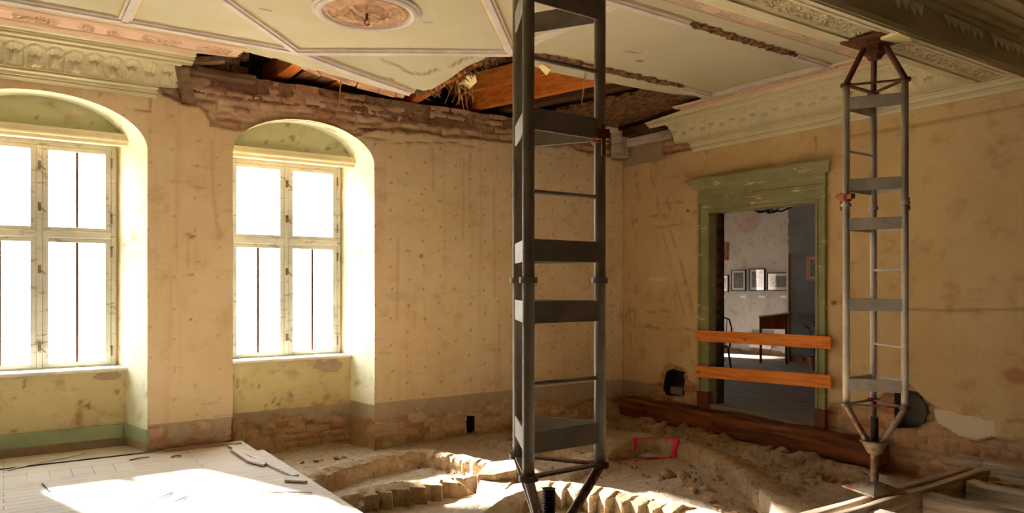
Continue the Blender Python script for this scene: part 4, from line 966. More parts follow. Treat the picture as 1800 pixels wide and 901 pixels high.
for q, r in enumerate(RIBS):
    P = [np.array(p) for p in r['P']]; L = np.concatenate([[0], np.cumsum([np.linalg.norm(b - a) for a, b in zip(P[:-1], P[1:])])])
    saw = q in (1, 3); n = int(L[-1] / .0125); S = np.linspace(0, L[-1], n)
    pts = np.stack([np.interp(S, L, [p[i] for p in P]) for i in (0, 1)], -1)
    for _ in range(14): pts[1:-1] = (pts[:-2] + 2 * pts[1:-1] + pts[2:]) / 4
    tan = np.gradient(pts, axis=0); tan /= np.linalg.norm(tan, axis=1)[:, None]; nor = np.stack([-tan[:, 1], tan[:, 0]], -1)
    per = .15 if saw else .095; wob = S + .03 * fbm(S * 5, S * 0, 2, q); cell = np.floor(wob / per); fr = wob / per - cell; idv = _h(cell, cell * 0, 77 + q)
    endf = np.minimum(sst(0, .25, S), sst(0, .25, L[-1] - S)) * .6 + .4
    rows = []
    for zi in np.linspace(0, 1, 9):
        z = r['base'] - .08 + zi * (r['H'] + .08)
        if saw: off = .115 * fr + .02 * idv - .04 * sst(.9, 1., fr)
        else: off = .02 * (idv - .5) - .014 * sst(.38, .5, np.abs(fr - .5)) + .006
        off = off + .03 * fbm(S * 16, np.full(n, z * 16 + q * 9), 4, q + 5) - .012 * zi ** 3
        rows.append((-.045 - off, np.full(n, z)))
    for k, dd in enumerate([0, .02, .05, .09, .13, .18, .23, .28, .33] if q != 5 else [0, .02, .04, .06, .08, .10, .12, .14, .16]):
        zt = r['base'] + r['H'] * np.exp(-((max(dd - .06, 0)) / r['w']) ** 2) + .022 - .05 * (k / 8) ** 2
        if dd < .09: zt = zt - .02 * sst(.36, .5, np.abs(fr - .5)) + .03 * (idv - .5)
        zt = zt + .035 * fbm(S * 9, np.full(n, dd * 9 + q), 4, q + 25) - .012 * (k == 0)
        rows.append((dd - (.03 if k == 0 else 0), zt))
    V = np.zeros((n, len(rows), 3)); zb_ = r['base'] - .06
    for k, (dd, zz) in enumerate(rows):
        dd = np.broadcast_to(dd, (n,)); V[:, k, :2] = pts + nor * dd[:, None]; V[:, k, 2] = zb_ + (zz - zb_) * endf
    idx = np.arange(n * len(rows)).reshape(n, -1); F = np.stack([idx[:-1, :-1], idx[1:, :-1], idx[1:, 1:], idx[:-1, 1:]], -1).reshape(-1, 4).tolist(); VV = V.reshape(-1, 3).tolist()
    n0 = len(RV); RV += VV; RF += [tuple(i + n0 for i in f) for f in F]
    mesh('vault_rib', VV, F, M['ribbrick'], smooth=not saw, label=r['label'], cat='brick rib')
ALLB = BVHTree.FromPolygons([Vector(v) for v in RV], RF)
def hit(x, y, off=.006):
    d = Vector(ray(x, y)); d.normalize(); h = ALLB.ray_cast(Vector(CAM), d)
    if h[0] is None: return None
    return h[0] - d * off
# a squared stone block on the end of the sunlit rib
def stone_block(px0, px1, z0, z1, label):
    P = [onZ(x, y, z1) for x, y in px0]; b = MB(); n = len(P); V = [(p[0], p[1], z1 + R.uniform(-.008, .008)) for p in P] + [(p[0], p[1], z0) for p in P]
    b.add(V, [tuple(range(n))] + [(i, n + i, n + (i + 1) % n, (i + 1) % n) for i in range(n)]); return b.build('stone_block', M['ribbrick'], bevel=.015, label=label, cat='stone')
stone_block([(838, 832), (856, 811), (912, 806), (908, 826), (870, 834)], None, -.32, -.085, 'squared sunlit stone block left of the nearer steel tower')
stone_block([(838, 856), (846, 838), (872, 833), (905, 842), (880, 866), (848, 870)], None, -.36, -.14, 'rough pale masonry lump in front of the squared block')
# pink spray paint: an outline on the rib and the earth before it
def paint(P, w, o=None):
    pts = []
    for (x0, y0), (x1, y1) in zip(P[:-1], P[1:]):
        n = max(2, int(math.hypot(x1 - x0, y1 - y0) / 1.5))
        for i in range(n):
            t = i / n; h = hit(x0 + (x1 - x0) * t, y0 + (y1 - y0) * t)
            if h is not None: pts.append(h)
    return pts
po = empty('spray_paint_outline', hit(1150, 806), 'pink spray painted frame on the curved brick rib', 'paint mark')
for P, w_ in (([(1115, 770), (1117, 778), (1115, 790)], .016), ([(1118, 771), (1150, 768), (1178, 770), (1187, 772)], .008), ([(1183, 770), (1191, 776), (1187, 786), (1185, 800), (1176, 805)], .018), ([(1184, 802), (1160, 806), (1140, 807), (1116, 809)], .009), ([(1085, 804), (1105, 804)], .008), ([(1104, 793), (1112, 792)], .008)):
    pts = paint(P, w_); pm = MB()
    for a, b in zip(pts[:-1], pts[1:]):
        if (a - b).length < .15: pm.tube([a, b], w_, 6)
    for a in pts: pm.add([a + Vector((sx * w_ * 1.1, sy * w_ * 1.1, sz * w_ * .5)) for sx in (-1, 1) for sy in (-1, 1) for sz in (-1, 1)], [(0, 1, 3, 2), (4, 6, 7, 5), (0, 4, 5, 1), (2, 3, 7, 6), (0, 2, 6, 4), (1, 5, 7, 3)])
    if pm.v: pm.build('paint_stroke', M['paint'], po)
# scraps
P = [hit(x, y, .012) for x, y in ((1120, 802), (1132, 797), (1148, 797), (1163, 803), (1135, 806))]
P = [Vector((p.x, p.y, gz(p.x, p.y) + .012)) for p in P if p]; MB().extr(P, (0, 0, .004)).build('paper_sheet', M['paper'], label='grey sheet of paper lying in the pink outline', cat='paper')
h_ = hit(1144, 793); MB().extr([h_ + Vector((dx, dy, .008)) for dx, dy in ((-.04, -.02), (.03, -.03), (.05, .02), (-.02, .03))], (0, 0, .01)).build('yellow_scrap', M['yellow'], label='small yellow scrap behind the grey paper', cat='scrap')

# --- rubble: every stone its own
def stone_mesh(seed, red=False):
    rr = random.Random(seed); bm = bmesh.new(); bmesh.ops.create_icosphere(bm, subdivisions=2, radius=1)
    k = [Vector((rr.uniform(-1, 1), rr.uniform(-1, 1), rr.uniform(-1, 1))).normalized() for _ in range(9)]; kd = [rr.uniform(.45, .8) for _ in k]
    for v in bm.verts:
        for a, dd in zip(k, kd):
            t = v.co.dot(a)
            if t > dd: v.co -= a * (t - dd)
        v.co *= 1 + rr.uniform(-.05, .05)
    me = bpy.data.meshes.new('rubble_stone'); bm.to_mesh(me); bm.free(); me.materials.append(M['brickred'] if red else M['stone']); return me
SM = [stone_mesh(i, i > 5) for i in range(8)]
def stone(x, y, r, label, group, cat='stone', zoff=0.25):
    o = bpy.data.objects.new('rubble_stone', SM[R.randrange(8) if R.random() < .5 else R.randrange(6)]); COL.objects.link(o)
    o.scale = (r * R.uniform(.8, 1.3), r * R.uniform(.8, 1.2), r * R.uniform(.55, .8)); o.rotation_euler = (R.uniform(-.3, .3), R.uniform(-.3, .3), R.uniform(0, 6.3)); o.location = (x, y, gz(x, y) + r * zoff)
    tag(o, label, cat, group)
def along(P, n, r0, r1, jit, label, group):
    P = [np.array(p) for p in P]
    for i in range(n):
        t = R.random() * (len(P) - 1); k = min(int(t), len(P) - 2); q = P[k] + (P[k + 1] - P[k]) * (t - k); stone(q[0] + R.gauss(0, jit), min(q[1] + R.gauss(0, jit), 7.65), R.uniform(r0, r1), label, group)
along(zg([(1055, 733), (1120, 738), (1200, 752), (1290, 772), (1370, 792), (1450, 806)], -.14), 46, .03, .10, .05, 'rough stone in the row along the brown beam', 'stones along the brown door wall beam')
along(zg([(1430, 822), (1480, 835), (1540, 842)], -.18), 24, .03, .075, .10, 'brick and stone rubble behind the foot of the far tower', 'rubble behind the far tower foot')
along(zg([(1170, 832), (1210, 842), (1235, 862), (1262, 880)], -.18), 16, .03, .08, .04, 'lime-crusted stone in the line below the pink outline', 'stones in the line below the pink outline')
along(zg([(1290, 885), (1340, 880), (1400, 872)], -.22), 40, .015, .045, .14, 'small rubble stone in front of the floor timbers', 'small rubble before the floor timbers')
along(zg([(1050, 806), (1090, 808), (1120, 812)], -.2), 14, .02, .04, .04, 'small stone beside the grey paper', 'small stones beside the grey paper')
along(zg([(700, 815), (760, 822), (830, 830)], -.25), 10, .012, .03, .1, 'pebble in the trench behind the sunlit rib', 'pebbles in the trench')
along(zg([(880, 765), (930, 768), (1000, 775), (1040, 760)], -.2), 18, .02, .06, .12, 'stone strewn in the dark far corner', 'stones in the far corner')
along(zg([(500, 800), (600, 800), (700, 785)], -.28), 8, .02, .045, .1, 'stone at the foot of the niche wall', 'stones at the niche wall')
along(zg([(1000, 850), (1100, 850), (1250, 850)], -.15), 22, .01, .024, .16, 'pebble on the earth mound right of the nearer tower', 'pebbles on the earth mound')

along(zg([(560, 830), (700, 825), (840, 845)], -.28), 12, .012, .03, .2, 'pebble between the two left brick ribs', 'pebbles between the left ribs')
along(zg([(1230, 800), (1330, 820), (1430, 850)], -.22), 36, .012, .04, .22, 'rubble crumb on the earth right of the pink outline', 'rubble crumbs right of the outline')
along(zg([(960, 800), (1040, 830), (1180, 830), (1280, 850)], -.22), 34, .010, .032, .2, 'rubble crumb on the earth below the pink outline', 'rubble crumbs below the outline')
# --- the brown sill beam under the door wall
MB().bar((7.06, 3.95, -.05), (7.10, 7.6, -.06), .30, .25, n=16, jit=.014, rnd=R).build('sill_beam', M['sillbeam'], bevel=.03, label='long brown timber sill beam under the doorway', cat='beam')
MB().box(XD - .02, XB + .05, DY0 - .3, DY1 + .3, -.46, .06).build('wall_right_footing', M['dirt'], kind='structure')

# --- floor timbers bottom right
JT = .09
def beam(a, b, w_, h_, mat, name, label, n=10, cat='beam', jit=.006): return MB().bar(a, b, w_, h_, n=n, jit=jit, rnd=R).build(name, mat, bevel=.012, label=label, cat=cat)
beam((2.3, 2.965, -.01), (6.62, 2.965, -.01), .075, .198, M['oldwoodX'], 'floor_beam', 'far plank of the double floor beam carrying the steel towers')
beam((2.3, 2.85, -.01), (6.66, 2.85, -.01), .075, .198, M['oldwoodX'], 'floor_beam', 'near plank of the double floor beam carrying the steel towers')
for x, lab, y0, w_ in ((4.9, 'short crossing floor joist at the bottom edge of the picture', 1.2, .11), (5.6, 'pale crossing floor joist nearest the far tower foot', 1.0, .12), (6.25, 'second crossing floor joist from the far tower foot', .9, .12), (6.62, 'thin crossing floor joist third from the far tower foot', .9, .09)):
    beam((x, 2.80, -.005), (x + .0, y0, -.005), w_, .15, M['oldwoodY'], 'floor_joist', lab, cat='joist')
beam((6.86, 2.95, .04), (6.9, .9, .04), .08, .13, M['oldwoodY'], 'floor_joist', 'rounded crossing floor joist next to the door wall', cat='joist')
beam((7.06, 3.28, .05), (7.08, .9, .05), .14, .05, M['oldwoodY'], 'wall_plank', 'pinkish grey plank lying along the brick foot of the door wall', cat='plank')
beam((5.2, 2.05, .055), (7.2, 2.07, .055), .16, .05, M['oldwoodX'], 'cross_plank', 'board lying across the joists in the bottom right corner', cat='plank')
a = (6.45, 2.75, .02); beam(a, (6.75, 2.2, .02), .07, .04, M['lath'], 'floor_slip', 'short slanting wood strip between two floor joists', n=3, cat='strip')
MB().box(4.2, 7.22, 1.3, 2.6, -.5, -.34).build('ground_pit', M['dirt'], kind='structure')

# ------------------------------------------------------------------ the two steel shoring towers
def tower(cx, cy, rot, zfoot, ztop, ring, plates, flanges, rungs, label, foot, clampz, bolted):
    root = empty('shoring_tower', (cx, cy, zfoot), label, 'steel tower', 'steel shoring towers')
    side = .38; rr_ = side / math.sqrt(3); LEG = [(cx + rr_ * math.cos(rot + k * 2 * math.pi / 3), cy + rr_ * math.sin(rot + k * 2 * math.pi / 3)) for k in range(3)]
    toph = ztop - .318
    for i, (x, y) in enumerate(LEG):
        lg = MB().tube([(x, y, ring), (x, y, toph)], .0245, 20).build('leg', M['steel'], root, smooth=False)
        for p in lg.data.polygons: p.use_smooth = len(p.vertices) == 4
        for fz in flanges:
            fl = MB().lathe([(.026, -.012), (.036, -.012), (.036, .012), (.026, .012)], (x, y, fz), 20).build('flange', M['steel'], lg)
            if i != bolted: continue
            dx, dy = x - cx, y - cy; l = math.hypot(dx, dy); px_, py_ = -dy / l, dx / l
            bx, by = x + px_ * .045, y + py_ * .045
            MB().lathe([(.014, -.05), (.014, -.02), (.009, -.02), (.009, .028), (.014, .028), (.014, .04)], (bx, by, fz), 6).box(min(x, bx), max(x, bx), min(y, by) - .008, max(y, by) + .008, fz - .008, fz + .008).build('flange_bolt', M['steel2'], lg)
    for pz in plates:
        for i in range(3):
            (x0, y0), (x1, y1) = LEG[i], LEG[(i + 1) % 3]; d = Vector((x1 - x0, y1 - y0, 0)).normalized(); o = d * .018; nrm = Vector((d.y, -d.x, 0)) * .012
            MB().bar(Vector((x0, y0, pz)) + o + nrm, Vector((x1, y1, pz)) - o + nrm, .008, .088).build('brace_plate', M['steel'], root, bevel=.002)
    for i, (e, rz) in enumerate(rungs):
        (x0, y0), (x1, y1) = LEG[e], LEG[(e + 1) % 3]; MB().tube([(x0, y0, rz), (x1, y1, rz)], .0095, 10).build('rung', M['steel'], root)
    # cones at both ends
    for sgn, z0, mat in ((-1, ring, M['steel2']), (1, toph, M['rust'])):
        hub = z0 + sgn * (.276 if sgn < 0 else .27)
        pm = MB(); e = .006
        for i in range(3):
            (x0, y0), (x1, y1) = LEG[i], LEG[(i + 1) % 3]; pm.bar((x0, y0, z0), (x1, y1, z0), .035, .010)
        for (x, y) in LEG: pm.lathe([(.026, -.012), (.04, -.012), (.04, .010), (.026, .010)], (x, y, z0), 18)
        pm.build('end_ring', mat, root)
        for (x, y) in LEG:
            t = .74 if sgn < 0 else .62; MB().tube([(x, y, z0 + sgn * .01), (x + (cx - x) * t, y + (cy - y) * t, hub)], .021, 14).build('strut', mat, root)
        if sgn < 0:
            MB().lathe([(.10, .006), (.10, -.006), (.088, -.008), (.05, -.085), (.03, -.095), (.03, .006)], (cx, cy, hub), 28, 1, 1).build('hub_cone', M['steel2'], root)
            MB().tube([(cx, cy, hub - .09), (cx, cy, zfoot + .05)], .0285, 18).build('screw_sleeve', M['steel2'], root)
            th = MB(); zz = [hub + .004 + i * .006 for i in range(30)]; th.lathe([(.029 if i % 2 else .0255, z) for i, z in enumerate(zz)], (cx, cy, 0), 18).build('screw_thread', M['thread'], root)
            MB().tube([(cx + .02 * math.cos(rot), cy + .02 * math.sin(rot), zfoot + .15), (cx + .031 * math.cos(rot), cy + .031 * math.sin(rot), zfoot + .15)], .01, 10).build('pin_hole', M['thread'], root)
        else:
            MB().lathe([(.045, hub - ztop - .075), (.06, hub - ztop - .05), (.085, hub - ztop - .03), (.09, -.03), (.12, -.02), (.12, 0)], (cx, cy, ztop), 8).build('head_block', M['rust'], root)
            MB().box(cx - .17, cx + .17, cy - .14, cy + .17, ztop, ztop + .018).build('head_plate', M['rust'], root, bevel=.003)
    fs = .155; a0 = foot
    V = [(cx + fs * math.sqrt(2) * math.cos(a0 + k * math.pi / 2), cy + fs * math.sqrt(2) * math.sin(a0 + k * math.pi / 2), zfoot) for k in range(4)]; V += [(v[0], v[1], zfoot + .012) for v in V]; V += [(cx + .035 * math.cos(a0 + k * math.pi / 2), cy + .035 * math.sin(a0 + k * math.pi / 2), zfoot + .07) for k in range(4)]
    F = [(3, 2, 1, 0), (8, 9, 10, 11)] + [(k, (k + 1) % 4, 4 + (k + 1) % 4, 4 + k) for k in range(4)] + [(4 + k, 4 + (k + 1) % 4, 8 + (k + 1) % 4, 8 + k) for k in range(4)]
    MB().add(V, F).build('base_plate', M['steel2'], root, bevel=.003)
    i, cz = clampz; x, y = LEG[i]; dx, dy = (x - cx) / rr_, (y - cy) / rr_
    cl = MB().lathe([(.026, -.026), (.038, -.026), (.038, .026), (.026, .026)], (x, y, cz), 16).bar((x - dy * .03, y + dx * .03, cz), (x - dy * .09, y + dx * .09, cz), .03, .035).bar((x + dy * .03, y - dx * .03, cz), (x + dy * .075, y - dx * .075, cz), .05, .04).tube([(x + dy * .07, y - dx * .07, cz + .04), (x + dy * .07, y - dx * .07, cz - .09)], .009, 8)
    cl.build('clamp', M['orust'], root, label='orange rusty scaffold clamp')
    return root, LEG
# legs measured on the photograph
LA = np.array([.0674 * RGT + 2.945 * FWD, .368 * RGT + 3.211 * FWD, .030 * RGT + 3.263 * FWD]).reshape(3, 3)
c1 = LA.mean(0); rot1 = math.atan2(LA[0][1] - c1[1], LA[0][0] - c1[0])
t1, L1 = tower(c1[0], c1[1], rot1, JT, 3.38, .839, [.976, 1.49, 1.737, 2.256, 2.76], [1.618], [(0, 1.206), (0, 1.97), (0, 2.50)], 'nearer galvanised steel shoring tower, cut by top and bottom of the picture', 0., (1, 2.226), 1)
c2 = 2.66 * RGT + 5.46 * FWD; rot2 = math.atan2(FWD[1], FWD[0]) - math.radians(24)
t2, L2 = tower(c2[0], c2[1], rot2, JT, 3.374, .728, [.875, 1.454, 2.04, 2.325, 2.92], [2.18], [(2, 1.71), (2, 1.154), (0, 2.576)], 'farther galvanised steel shoring tower standing on the double floor beam', .5, (1, 2.237), 2)
MB().box(c1[0] - .3, c1[0] + .3, c1[1] - .2, c1[1] + .2, 0.0, JT - .001).build('packing_timber', M['oldwoodX'], bevel=.01, label='timber packing under the nearer steel tower', cat='timber')
# bits of broken plaster round the far tower's head
chip([onZ(x, y, 3.352) for x, y in ((1548, 70), (1580, 58), (1600, 66), (1604, 72), (1575, 76))], 'broken pale plaster edge beside the head of the farther tower', (0, 0, .02))

# ------------------------------------------------------------------ the room behind the doorway
F2 = .12; XE = 13.3
MB().box(XB, 15, .5, 12.6, F2 - .05, F2).build('floor_next_room', M['floor2'], kind='structure', label='grey board floor of the next room')
def plainwall(name, axis, base, u0, u1, z0, z1, mat, sgn=-1, seed=0):
    def mk(u, z):
        m = np.zeros(u.shape + (4,)); su, sz = .26, .3; iu = np.floor(u / su); iz = np.floor(z / sz + .5 * (iu % 2)); cu = (iu + .5 + .3 * (_h(iu, iz, 5) - .5)) * su; cz = (iz + .5 - .5 * (iu % 2) + .3 * (_h(iu, iz, 6) - .5)) * sz
        m[..., 0] = .6 * sst(.022, .010, np.hypot(u - cu, z - cz)); m[..., 2] = .35 * sst(.12, .3, fbm(u * 2, z * 2, 3, 8 + seed)); return m
    return relief_wall(name, axis, base, u0, u1, z0, z1, .03, lambda u, z: sst(-.05, .05, F2 + .10 - z + .2 * fbm(u * 4, z * 4, 3, 4)), zero, mk, [], mat, seed=seed, label='wall of the room beyond the doorway')
pk = onX(1385, 500, 12.5)[1]
plainwall('wall_next_far', 'X', XE, pk - .6, 12.6, F2, 4.0, M['whitewash'], seed=80)
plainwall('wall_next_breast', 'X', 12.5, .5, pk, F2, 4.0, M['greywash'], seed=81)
MB().box(12.5, XE + .2, pk - .02, pk, F2, 4.0).build('wall_next_return', M['whitewash'], kind='structure')
MB().box(12.47, 12.5, pk - .03, pk + .012, F2, 2.2).build('trim_30', M['ledge'], kind='structure', label='pale edge strip on the wall corner of the next room')
MB().box(XB, 15, .4, .5, F2, 4.0).build('wall_next_near', M['whitewash'], kind='structure')
MB().box(XB, 15, .4, 13.2, 3.9, 4.0).build('ceiling_next_room', M['whitewash'], kind='structure')
# window side of the next room, with two openings
wm = MB(); xs = [XB - .2, 9.3, 10.1, 11.3, 12.1, 15]; YN = 12.6
for a, b in ((0, 1), (2, 3), (4, 5)): wm.box(xs[a], xs[b], YN, YN + .6, F2, 4.0)
for a, b in ((1, 2), (3, 4)): wm.box(xs[a], xs[b], YN, YN + .6, F2, .85).box(xs[a], xs[b], YN, YN + .6, 2.0, 4.0)
wm.build('wall_next_left', M['whitewash'], kind='structure')
MB().box(XE + .1, XE + .2, .4, 13.2, 0, 4.2).build('wall_next_outer', M['whitewash'], kind='structure')
def picture(px0, px1, py0, py1, X, fr, im, label, fw=.016, matw=.05):
    a = onX(px0, py0, X); b = onX(px1, py1, X); y0, y1 = b[1], a[1]; zc1 = (onX(px0, py0, X)[2] + onX(px1, py0, X)[2]) / 2; zc0 = (onX(px0, py1, X)[2] + onX(px1, py1, X)[2]) / 2
    root = empty('framed_picture', (X, (y0 + y1) / 2, zc0), label, 'picture'); xf = X - .008; t = .024
    MB().box(xf - t, xf, y0, y0 + fw, zc0, zc1).box(xf - t, xf, y1 - fw, y1, zc0, zc1).box(xf - t, xf, y0 + fw, y1 - fw, zc0, zc0 + fw).box(xf - t, xf, y0 + fw, y1 - fw, zc1 - fw, zc1).build('frame', fr, root)
    if matw: MB().box(xf - .010, xf - .004, y0 + fw, y1 - fw, zc0 + fw, zc1 - fw).build('mount', M['white'], root)
    MB().box(xf - .0135, xf - .0105, y0 + fw + matw, y1 - fw - matw, zc0 + fw + matw * 1.1, zc1 - fw - matw * .9).build('print', im, root)
    MB().box(xf - .0185, xf - .016, y0 + fw, y1 - fw, zc0 + fw, zc1 - fw).build('glass', M['pglass'], root)
    return root
XP = XE - .0
picture(1258, 1281.5, 483, 513, XP, M['pframe'], M['photo'], 'black framed photograph half hidden by the left door jamb')
picture(1286.5, 1312, 474, 511.5, XP, M['pframe'], M['photo'], 'upright black framed photograph, second from the left jamb')
picture(1318, 1345.5, 472, 511, XP, M['pframe'], M['photo'], 'upright black framed photograph with glare, third from the left jamb')
picture(1350, 1392, 479, 511, XP, M['pframe'], M['photo'], 'wide black framed photograph beside the grey wall', matw=.055)
picture(1262, 1281, 427, 457.5, XP, M['paint_brown'], M['paint_brown'], 'brown painting above the row of photographs', matw=0.004)
picture(1420, 1452, 450, 492.5, 12.5, M['orange'], M['photo'], 'brown framed picture on the grey wall by the right jamb', fw=.03, matw=.03)
for x0, x1, lab in ((1268, 1276, 'under the half hidden photograph'), (1302, 1313, 'under the second photograph'), (1334, 1346, 'under the glaring photograph'), (1373, 1383, 'under the wide photograph')):
    a = onX(x0, 519, XP); b = onX(x1, 523.5, XP); MB().box(XP - .012, XP - .004, b[1], a[1], b[2], a[2]).build('caption_card', M['white'], label='small white caption card ' + lab, cat='card')
# lectern
XL = 11.9
cp = onX(1360, 600, XL); cp = Vector((cp[0], cp[1], 0)); dl = Vector((.80, .60, 0)); el = Vector((.60, -.80, 0)); hw = .255; dp = .42
lc = empty('display_desk', (cp.x, cp.y, F2), 'red-brown slanted display desk on legs beyond the doorway', 'desk')
z_b, z_l, z_r = .77, .985, 1.06
def LP(s_, t_, z_): q = cp + el * s_ + dl * t_; return (q.x, q.y, z_)
MB().extr([LP(-hw, 0, z_b), LP(hw, 0, z_b), LP(hw, 0, z_r), LP(-hw, 0, z_l)], dl * dp).build('case', M['lectern'], lc, bevel=.004)
MB().extr([LP(-hw - .02, -.02, z_l), LP(hw + .02, -.02, z_r), LP(hw + .02, -.02, z_r + .02), LP(-hw - .02, -.02, z_l + .02)], dl * (dp + .04)).build('glass_top', M['ledge'], lc)
for sa in (-hw + .025, hw - .025):
    for ta in (.025, dp - .025): MB().bar(LP(sa, ta, F2), LP(sa, ta, z_b), .045, .045, up=(.6, -.8, 0)).build('leg', M['lectern'], lc, bevel=.003)
# white panel low on the far wall
a = onX(1316, 584, XP - .1); b = onX(1354, 613, XP - .1); MB().box(XP - .09, XP - .05, b[1], a[1], b[2], a[2]).box(XP - .09, XP - .0, b[1] + .05, b[1] + .08, b[2] + .05, b[2] + .08).box(XP - .09, XP - .0, a[1] - .08, a[1] - .05, b[2] + .05, b[2] + .08).build('info_panel', M['paper'], label='pale blank panel low on the whitewashed wall', cat='panel')
# chair, seen through the doorway on the left
XC = 9.6
a = onX(1276, 640, XC); ch = empty('chair', (XC, a[1] + .40, F2), 'black wooden chair just inside the next room, mostly behind the left jamb', 'chair'); cy_ = a[1] + .40; cx_ = XC + .2
MB().lathe([(.20, 0), (.215, .012), (.205, .03), (.0, .034)], (cx_, cy_, F2 + .44), 24).build('seat', M['black'], ch)
for sx in (-1, 1):
    for sy in (-1, 1): MB().tube([(cx_ + sx * .15, cy_ + sy * .15, F2 + .44), (cx_ + sx * .20, cy_ + sy * .19, F2)], [.018, .014], 10).build('leg', M['black'], ch)
MB().tube([(cx_ + .16 * math.cos(t), cy_ + .16 * math.sin(t), F2 + .22) for t in np.linspace(0, 2 * math.pi, 20)], .009, 8).build('stretcher', M['black'], ch)
bk = [(cx_ + .17, cy_ - .17, F2 + .44), (cx_ + .20, cy_ - .19, F2 + .75), (cx_ + .22, cy_ - .12, F2 + .9), (cx_ + .22, cy_, F2 + .93), (cx_ + .22, cy_ + .12, F2 + .9), (cx_ + .20, cy_ + .19, F2 + .75), (cx_ + .17, cy_ + .17, F2 + .44)]
bmb = MB().tube(bk, .014, 10)
for dy in (-.08, 0, .08): bmb.tube([(cx_ + .18, cy_ + dy, F2 + .45), (cx_ + .215, cy_ + dy, F2 + .9)], .007, 8)
bmb.build('backrest', M['black'], ch)
# pot plant by the right jamb
XPt = 11.6; a = onX(1426, 600, XPt); pl = empty('potted_plant', (XPt, a[1] - .1, F2), 'dark leafy plant half hidden by the right door jamb', 'plant')
MB().lathe([(.09, 0), (.13, .22), (.14, .24), (.12, .24), (.11, .2), (0, .2)], (XPt, a[1] - .1, F2), 24).build('pot', M['pot'], pl)
rr = random.Random(9); lf = MB(); stm = MB()
for k in range(16):
    an = rr.uniform(0, 6.28); r_ = rr.uniform(.08, .3); zt_ = F2 + rr.uniform(.45, .95); base = Vector((XPt, a[1] - .1, F2 + .2)); tip = Vector((XPt + r_ * math.cos(an), a[1] - .1 + r_ * math.sin(an), zt_)); stm.tube([base, base.lerp(tip, .5) + Vector((0, 0, .08)), tip], .005, 6)
    d = (tip - base).normalized(); s_ = d.cross(Vector((0, 0, 1))).normalized(); L_ = rr.uniform(.12, .2); e = tip + Vector((math.cos(an), math.sin(an), .3)) * L_
    lf.add([tip, tip.lerp(e, .4) + s_ * .035 + Vector((0, 0, .01)), e, tip.lerp(e, .4) - s_ * .035 + Vector((0, 0, .01)), tip.lerp(e, .4)], [(0, 1, 4), (1, 2, 4), (2, 3, 4), (3, 0, 4)])
stm.build('stems', M['leaf'], pl); lf.build('leaves', M['leaf'], pl)
# chandelier glimpsed under the door head
XH = 10.4; a = onX(1352, 374, XH); ch = empty('chandelier', (XH, a[1], 3.9), 'dark chandelier glimpsed under the door head', 'chandelier'); zc_ = a[2]
MB().tube([(XH, a[1], 3.9), (XH, a[1], zc_)], .012, 8).lathe([(.03, -.01), (.06, .02), (.05, .08), (.02, .12)], (XH, a[1], zc_), 16).build('stem', M['black'], ch)
for k in range(5):
    an = k * 2 * math.pi / 5 + .25; dx, dy = math.cos(an), math.sin(an)
    MB().tube([(XH + dx * .05, a[1] + dy * .05, zc_ + .03), (XH + dx * .2, a[1] + dy * .2, zc_ + .02), (XH + dx * .42, a[1] + dy * .42, zc_ + .12)], .014, 8).build('arm', M['black'], ch)
    MB().lathe([(.02, 0), (.06, .03), (.075, .09), (.065, .09), (.04, .03), (0, .02)], (XH + dx * .42, a[1] + dy * .42, zc_ + .12), 16).build('bowl', M['black'], ch)

# ------------------------------------------------------------------ the rest of the shell (outside the frame, for true light)
MB().box(-5.6, -.88, YW, 8.6, -.4, 4.2).build('wall_left_rear', M['rearwall'], kind='structure')
MB().box(-5.7, -5.6, -4.6, 8.6, -.4, 4.2).build('wall_back', M['rearwall'], kind='structure')
MB().box(-5.7, XD + .2, -4.7, -4.6, -.4, 4.2).build('wall_near', M['rearwall'], kind='structure')
MB().box(XD, XD + .2, -4.6, 1.62, -.46, 4.2).build('wall_right_rear', M['rearwall'], kind='structure')
MB().box(1.3, XD, -4.6, 1.4, -.5, -.4).build('ground_rear', M['dirt'], kind='structure')
MB().box(-6, 15, -5, 8.62, -.8, -.7).build('ground_below', M['dirt'], kind='structure')
MB().box(-30, 40, 8.62, 60, -6.1, -6).build('ground_outside', M['dirt'], kind='structure')
MB().box(XD, XB, -4.6, 8.6, 4.09, 4.3).build('wall_right_head', M['darkwood'], kind='structure')
MB().box(-.9, 7.3, 7.85, 8.5, 3.5, 3.725).build('wall_left_top', M['brickhead'], kind='structure', label='rough brick head of the window wall inside the ceiling hole')
MB().box(-6, 8.0, 8.5, 8.63, 3.3, 4.3).build('wall_left_head', M['darkwood'], kind='structure')

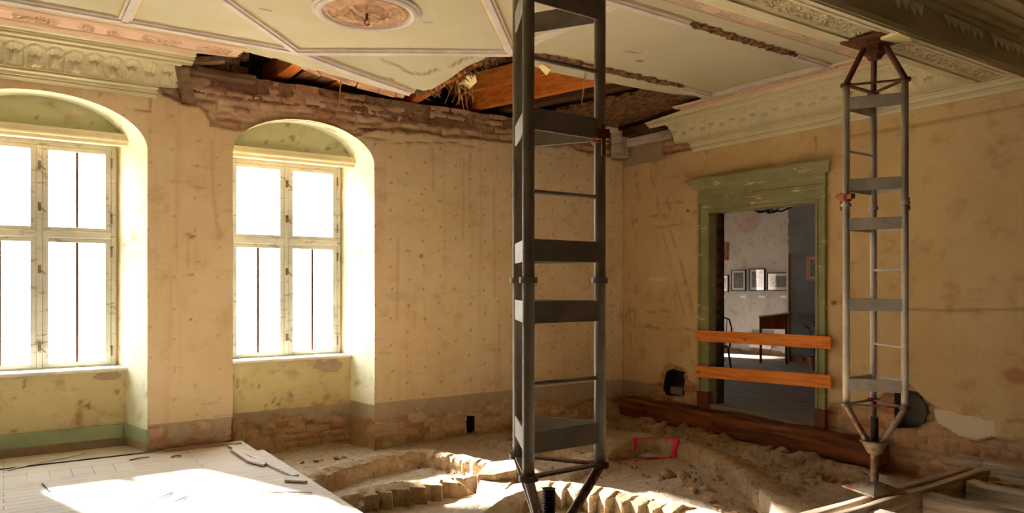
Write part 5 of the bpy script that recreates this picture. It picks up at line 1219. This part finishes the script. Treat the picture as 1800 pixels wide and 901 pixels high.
# ------------------------------------------------------------------ light
wd = bpy.data.worlds.new('daylight'); SC.world = wd; wd.use_nodes = True; nt = wd.node_tree; bg = nt.nodes['Background']
SKY = 6.0; SUN = 39.0
tc = nt.nodes.new('ShaderNodeTexCoord'); sp = nt.nodes.new('ShaderNodeSeparateXYZ'); nt.links.new(tc.outputs['Generated'], sp.inputs[0])
rp = nt.nodes.new('ShaderNodeValToRGB'); nt.links.new(sp.outputs[2], rp.inputs[0]); cr = rp.color_ramp
cr.elements[0].position = 0.0; cr.elements[0].color = (.62, .62, .56, 1); cr.elements[1].position = .5; cr.elements[1].color = (.82, .92, 1.0, 1)
e = cr.elements.new(.06); e.color = (1, 1, .98, 1)
nt.links.new(rp.outputs[0], bg.inputs[0]); bg.inputs[1].default_value = SKY
def light(name, typ, loc, rot, energy, color=(1, 1, 1), **kw):
    l = bpy.data.lights.new(name, typ); l.energy = energy; l.color = color
    for k, v in kw.items():
        if k == 'portal': l.cycles.is_portal = v
        else: setattr(l, k, v)
    o = bpy.data.objects.new(name, l); COL.objects.link(o); o.location = loc; o.rotation_euler = rot; return o
sd = Vector((.335, -1, -.525)).normalized()
so = light('sun', 'SUN', (0, 20, 10), (0, 0, 0), SUN, (1, .985, .96), angle=math.radians(5)); so.rotation_euler = sd.to_track_quat('-Z', 'Y').to_euler()
for cx in (.284, 2.667):
    light('window_portal', 'AREA', (cx, 8.615, 1.88), (-math.pi / 2, 0, 0), 1, portal=True, shape='RECTANGLE', size=1.25, size_y=2.25)
for cx in (9.7, 11.7):
    light('window_portal', 'AREA', (cx, 13.25, 1.42), (-math.pi / 2, 0, 0), 1, portal=True, shape='RECTANGLE', size=.82, size_y=1.18)

cam = bpy.data.cameras.new('camera'); co = bpy.data.objects.new('camera', cam); COL.objects.link(co); SC.camera = co
co.location = CAM; cam.sensor_fit = 'HORIZONTAL'; cam.sensor_width = 36; cam.lens = FOC / 1800 * 36; cam.shift_y = 49.5 / 1800; cam.clip_start = .05
dv = Vector(FWD.tolist()); co.rotation_euler = dv.to_track_quat('-Z', 'Y').to_euler()
SC.view_settings.view_transform = 'Standard'; SC.view_settings.look = 'None'; SC.view_settings.gamma = 1; SC.view_settings.exposure = 1.7; SC.view_settings.use_curve_mapping = False
SC.cycles.max_bounces = 10; SC.cycles.diffuse_bounces = 7; SC.cycles.transparent_max_bounces = 12; SC.cycles.sample_clamp_indirect = 8; SC.cycles.use_denoising = True
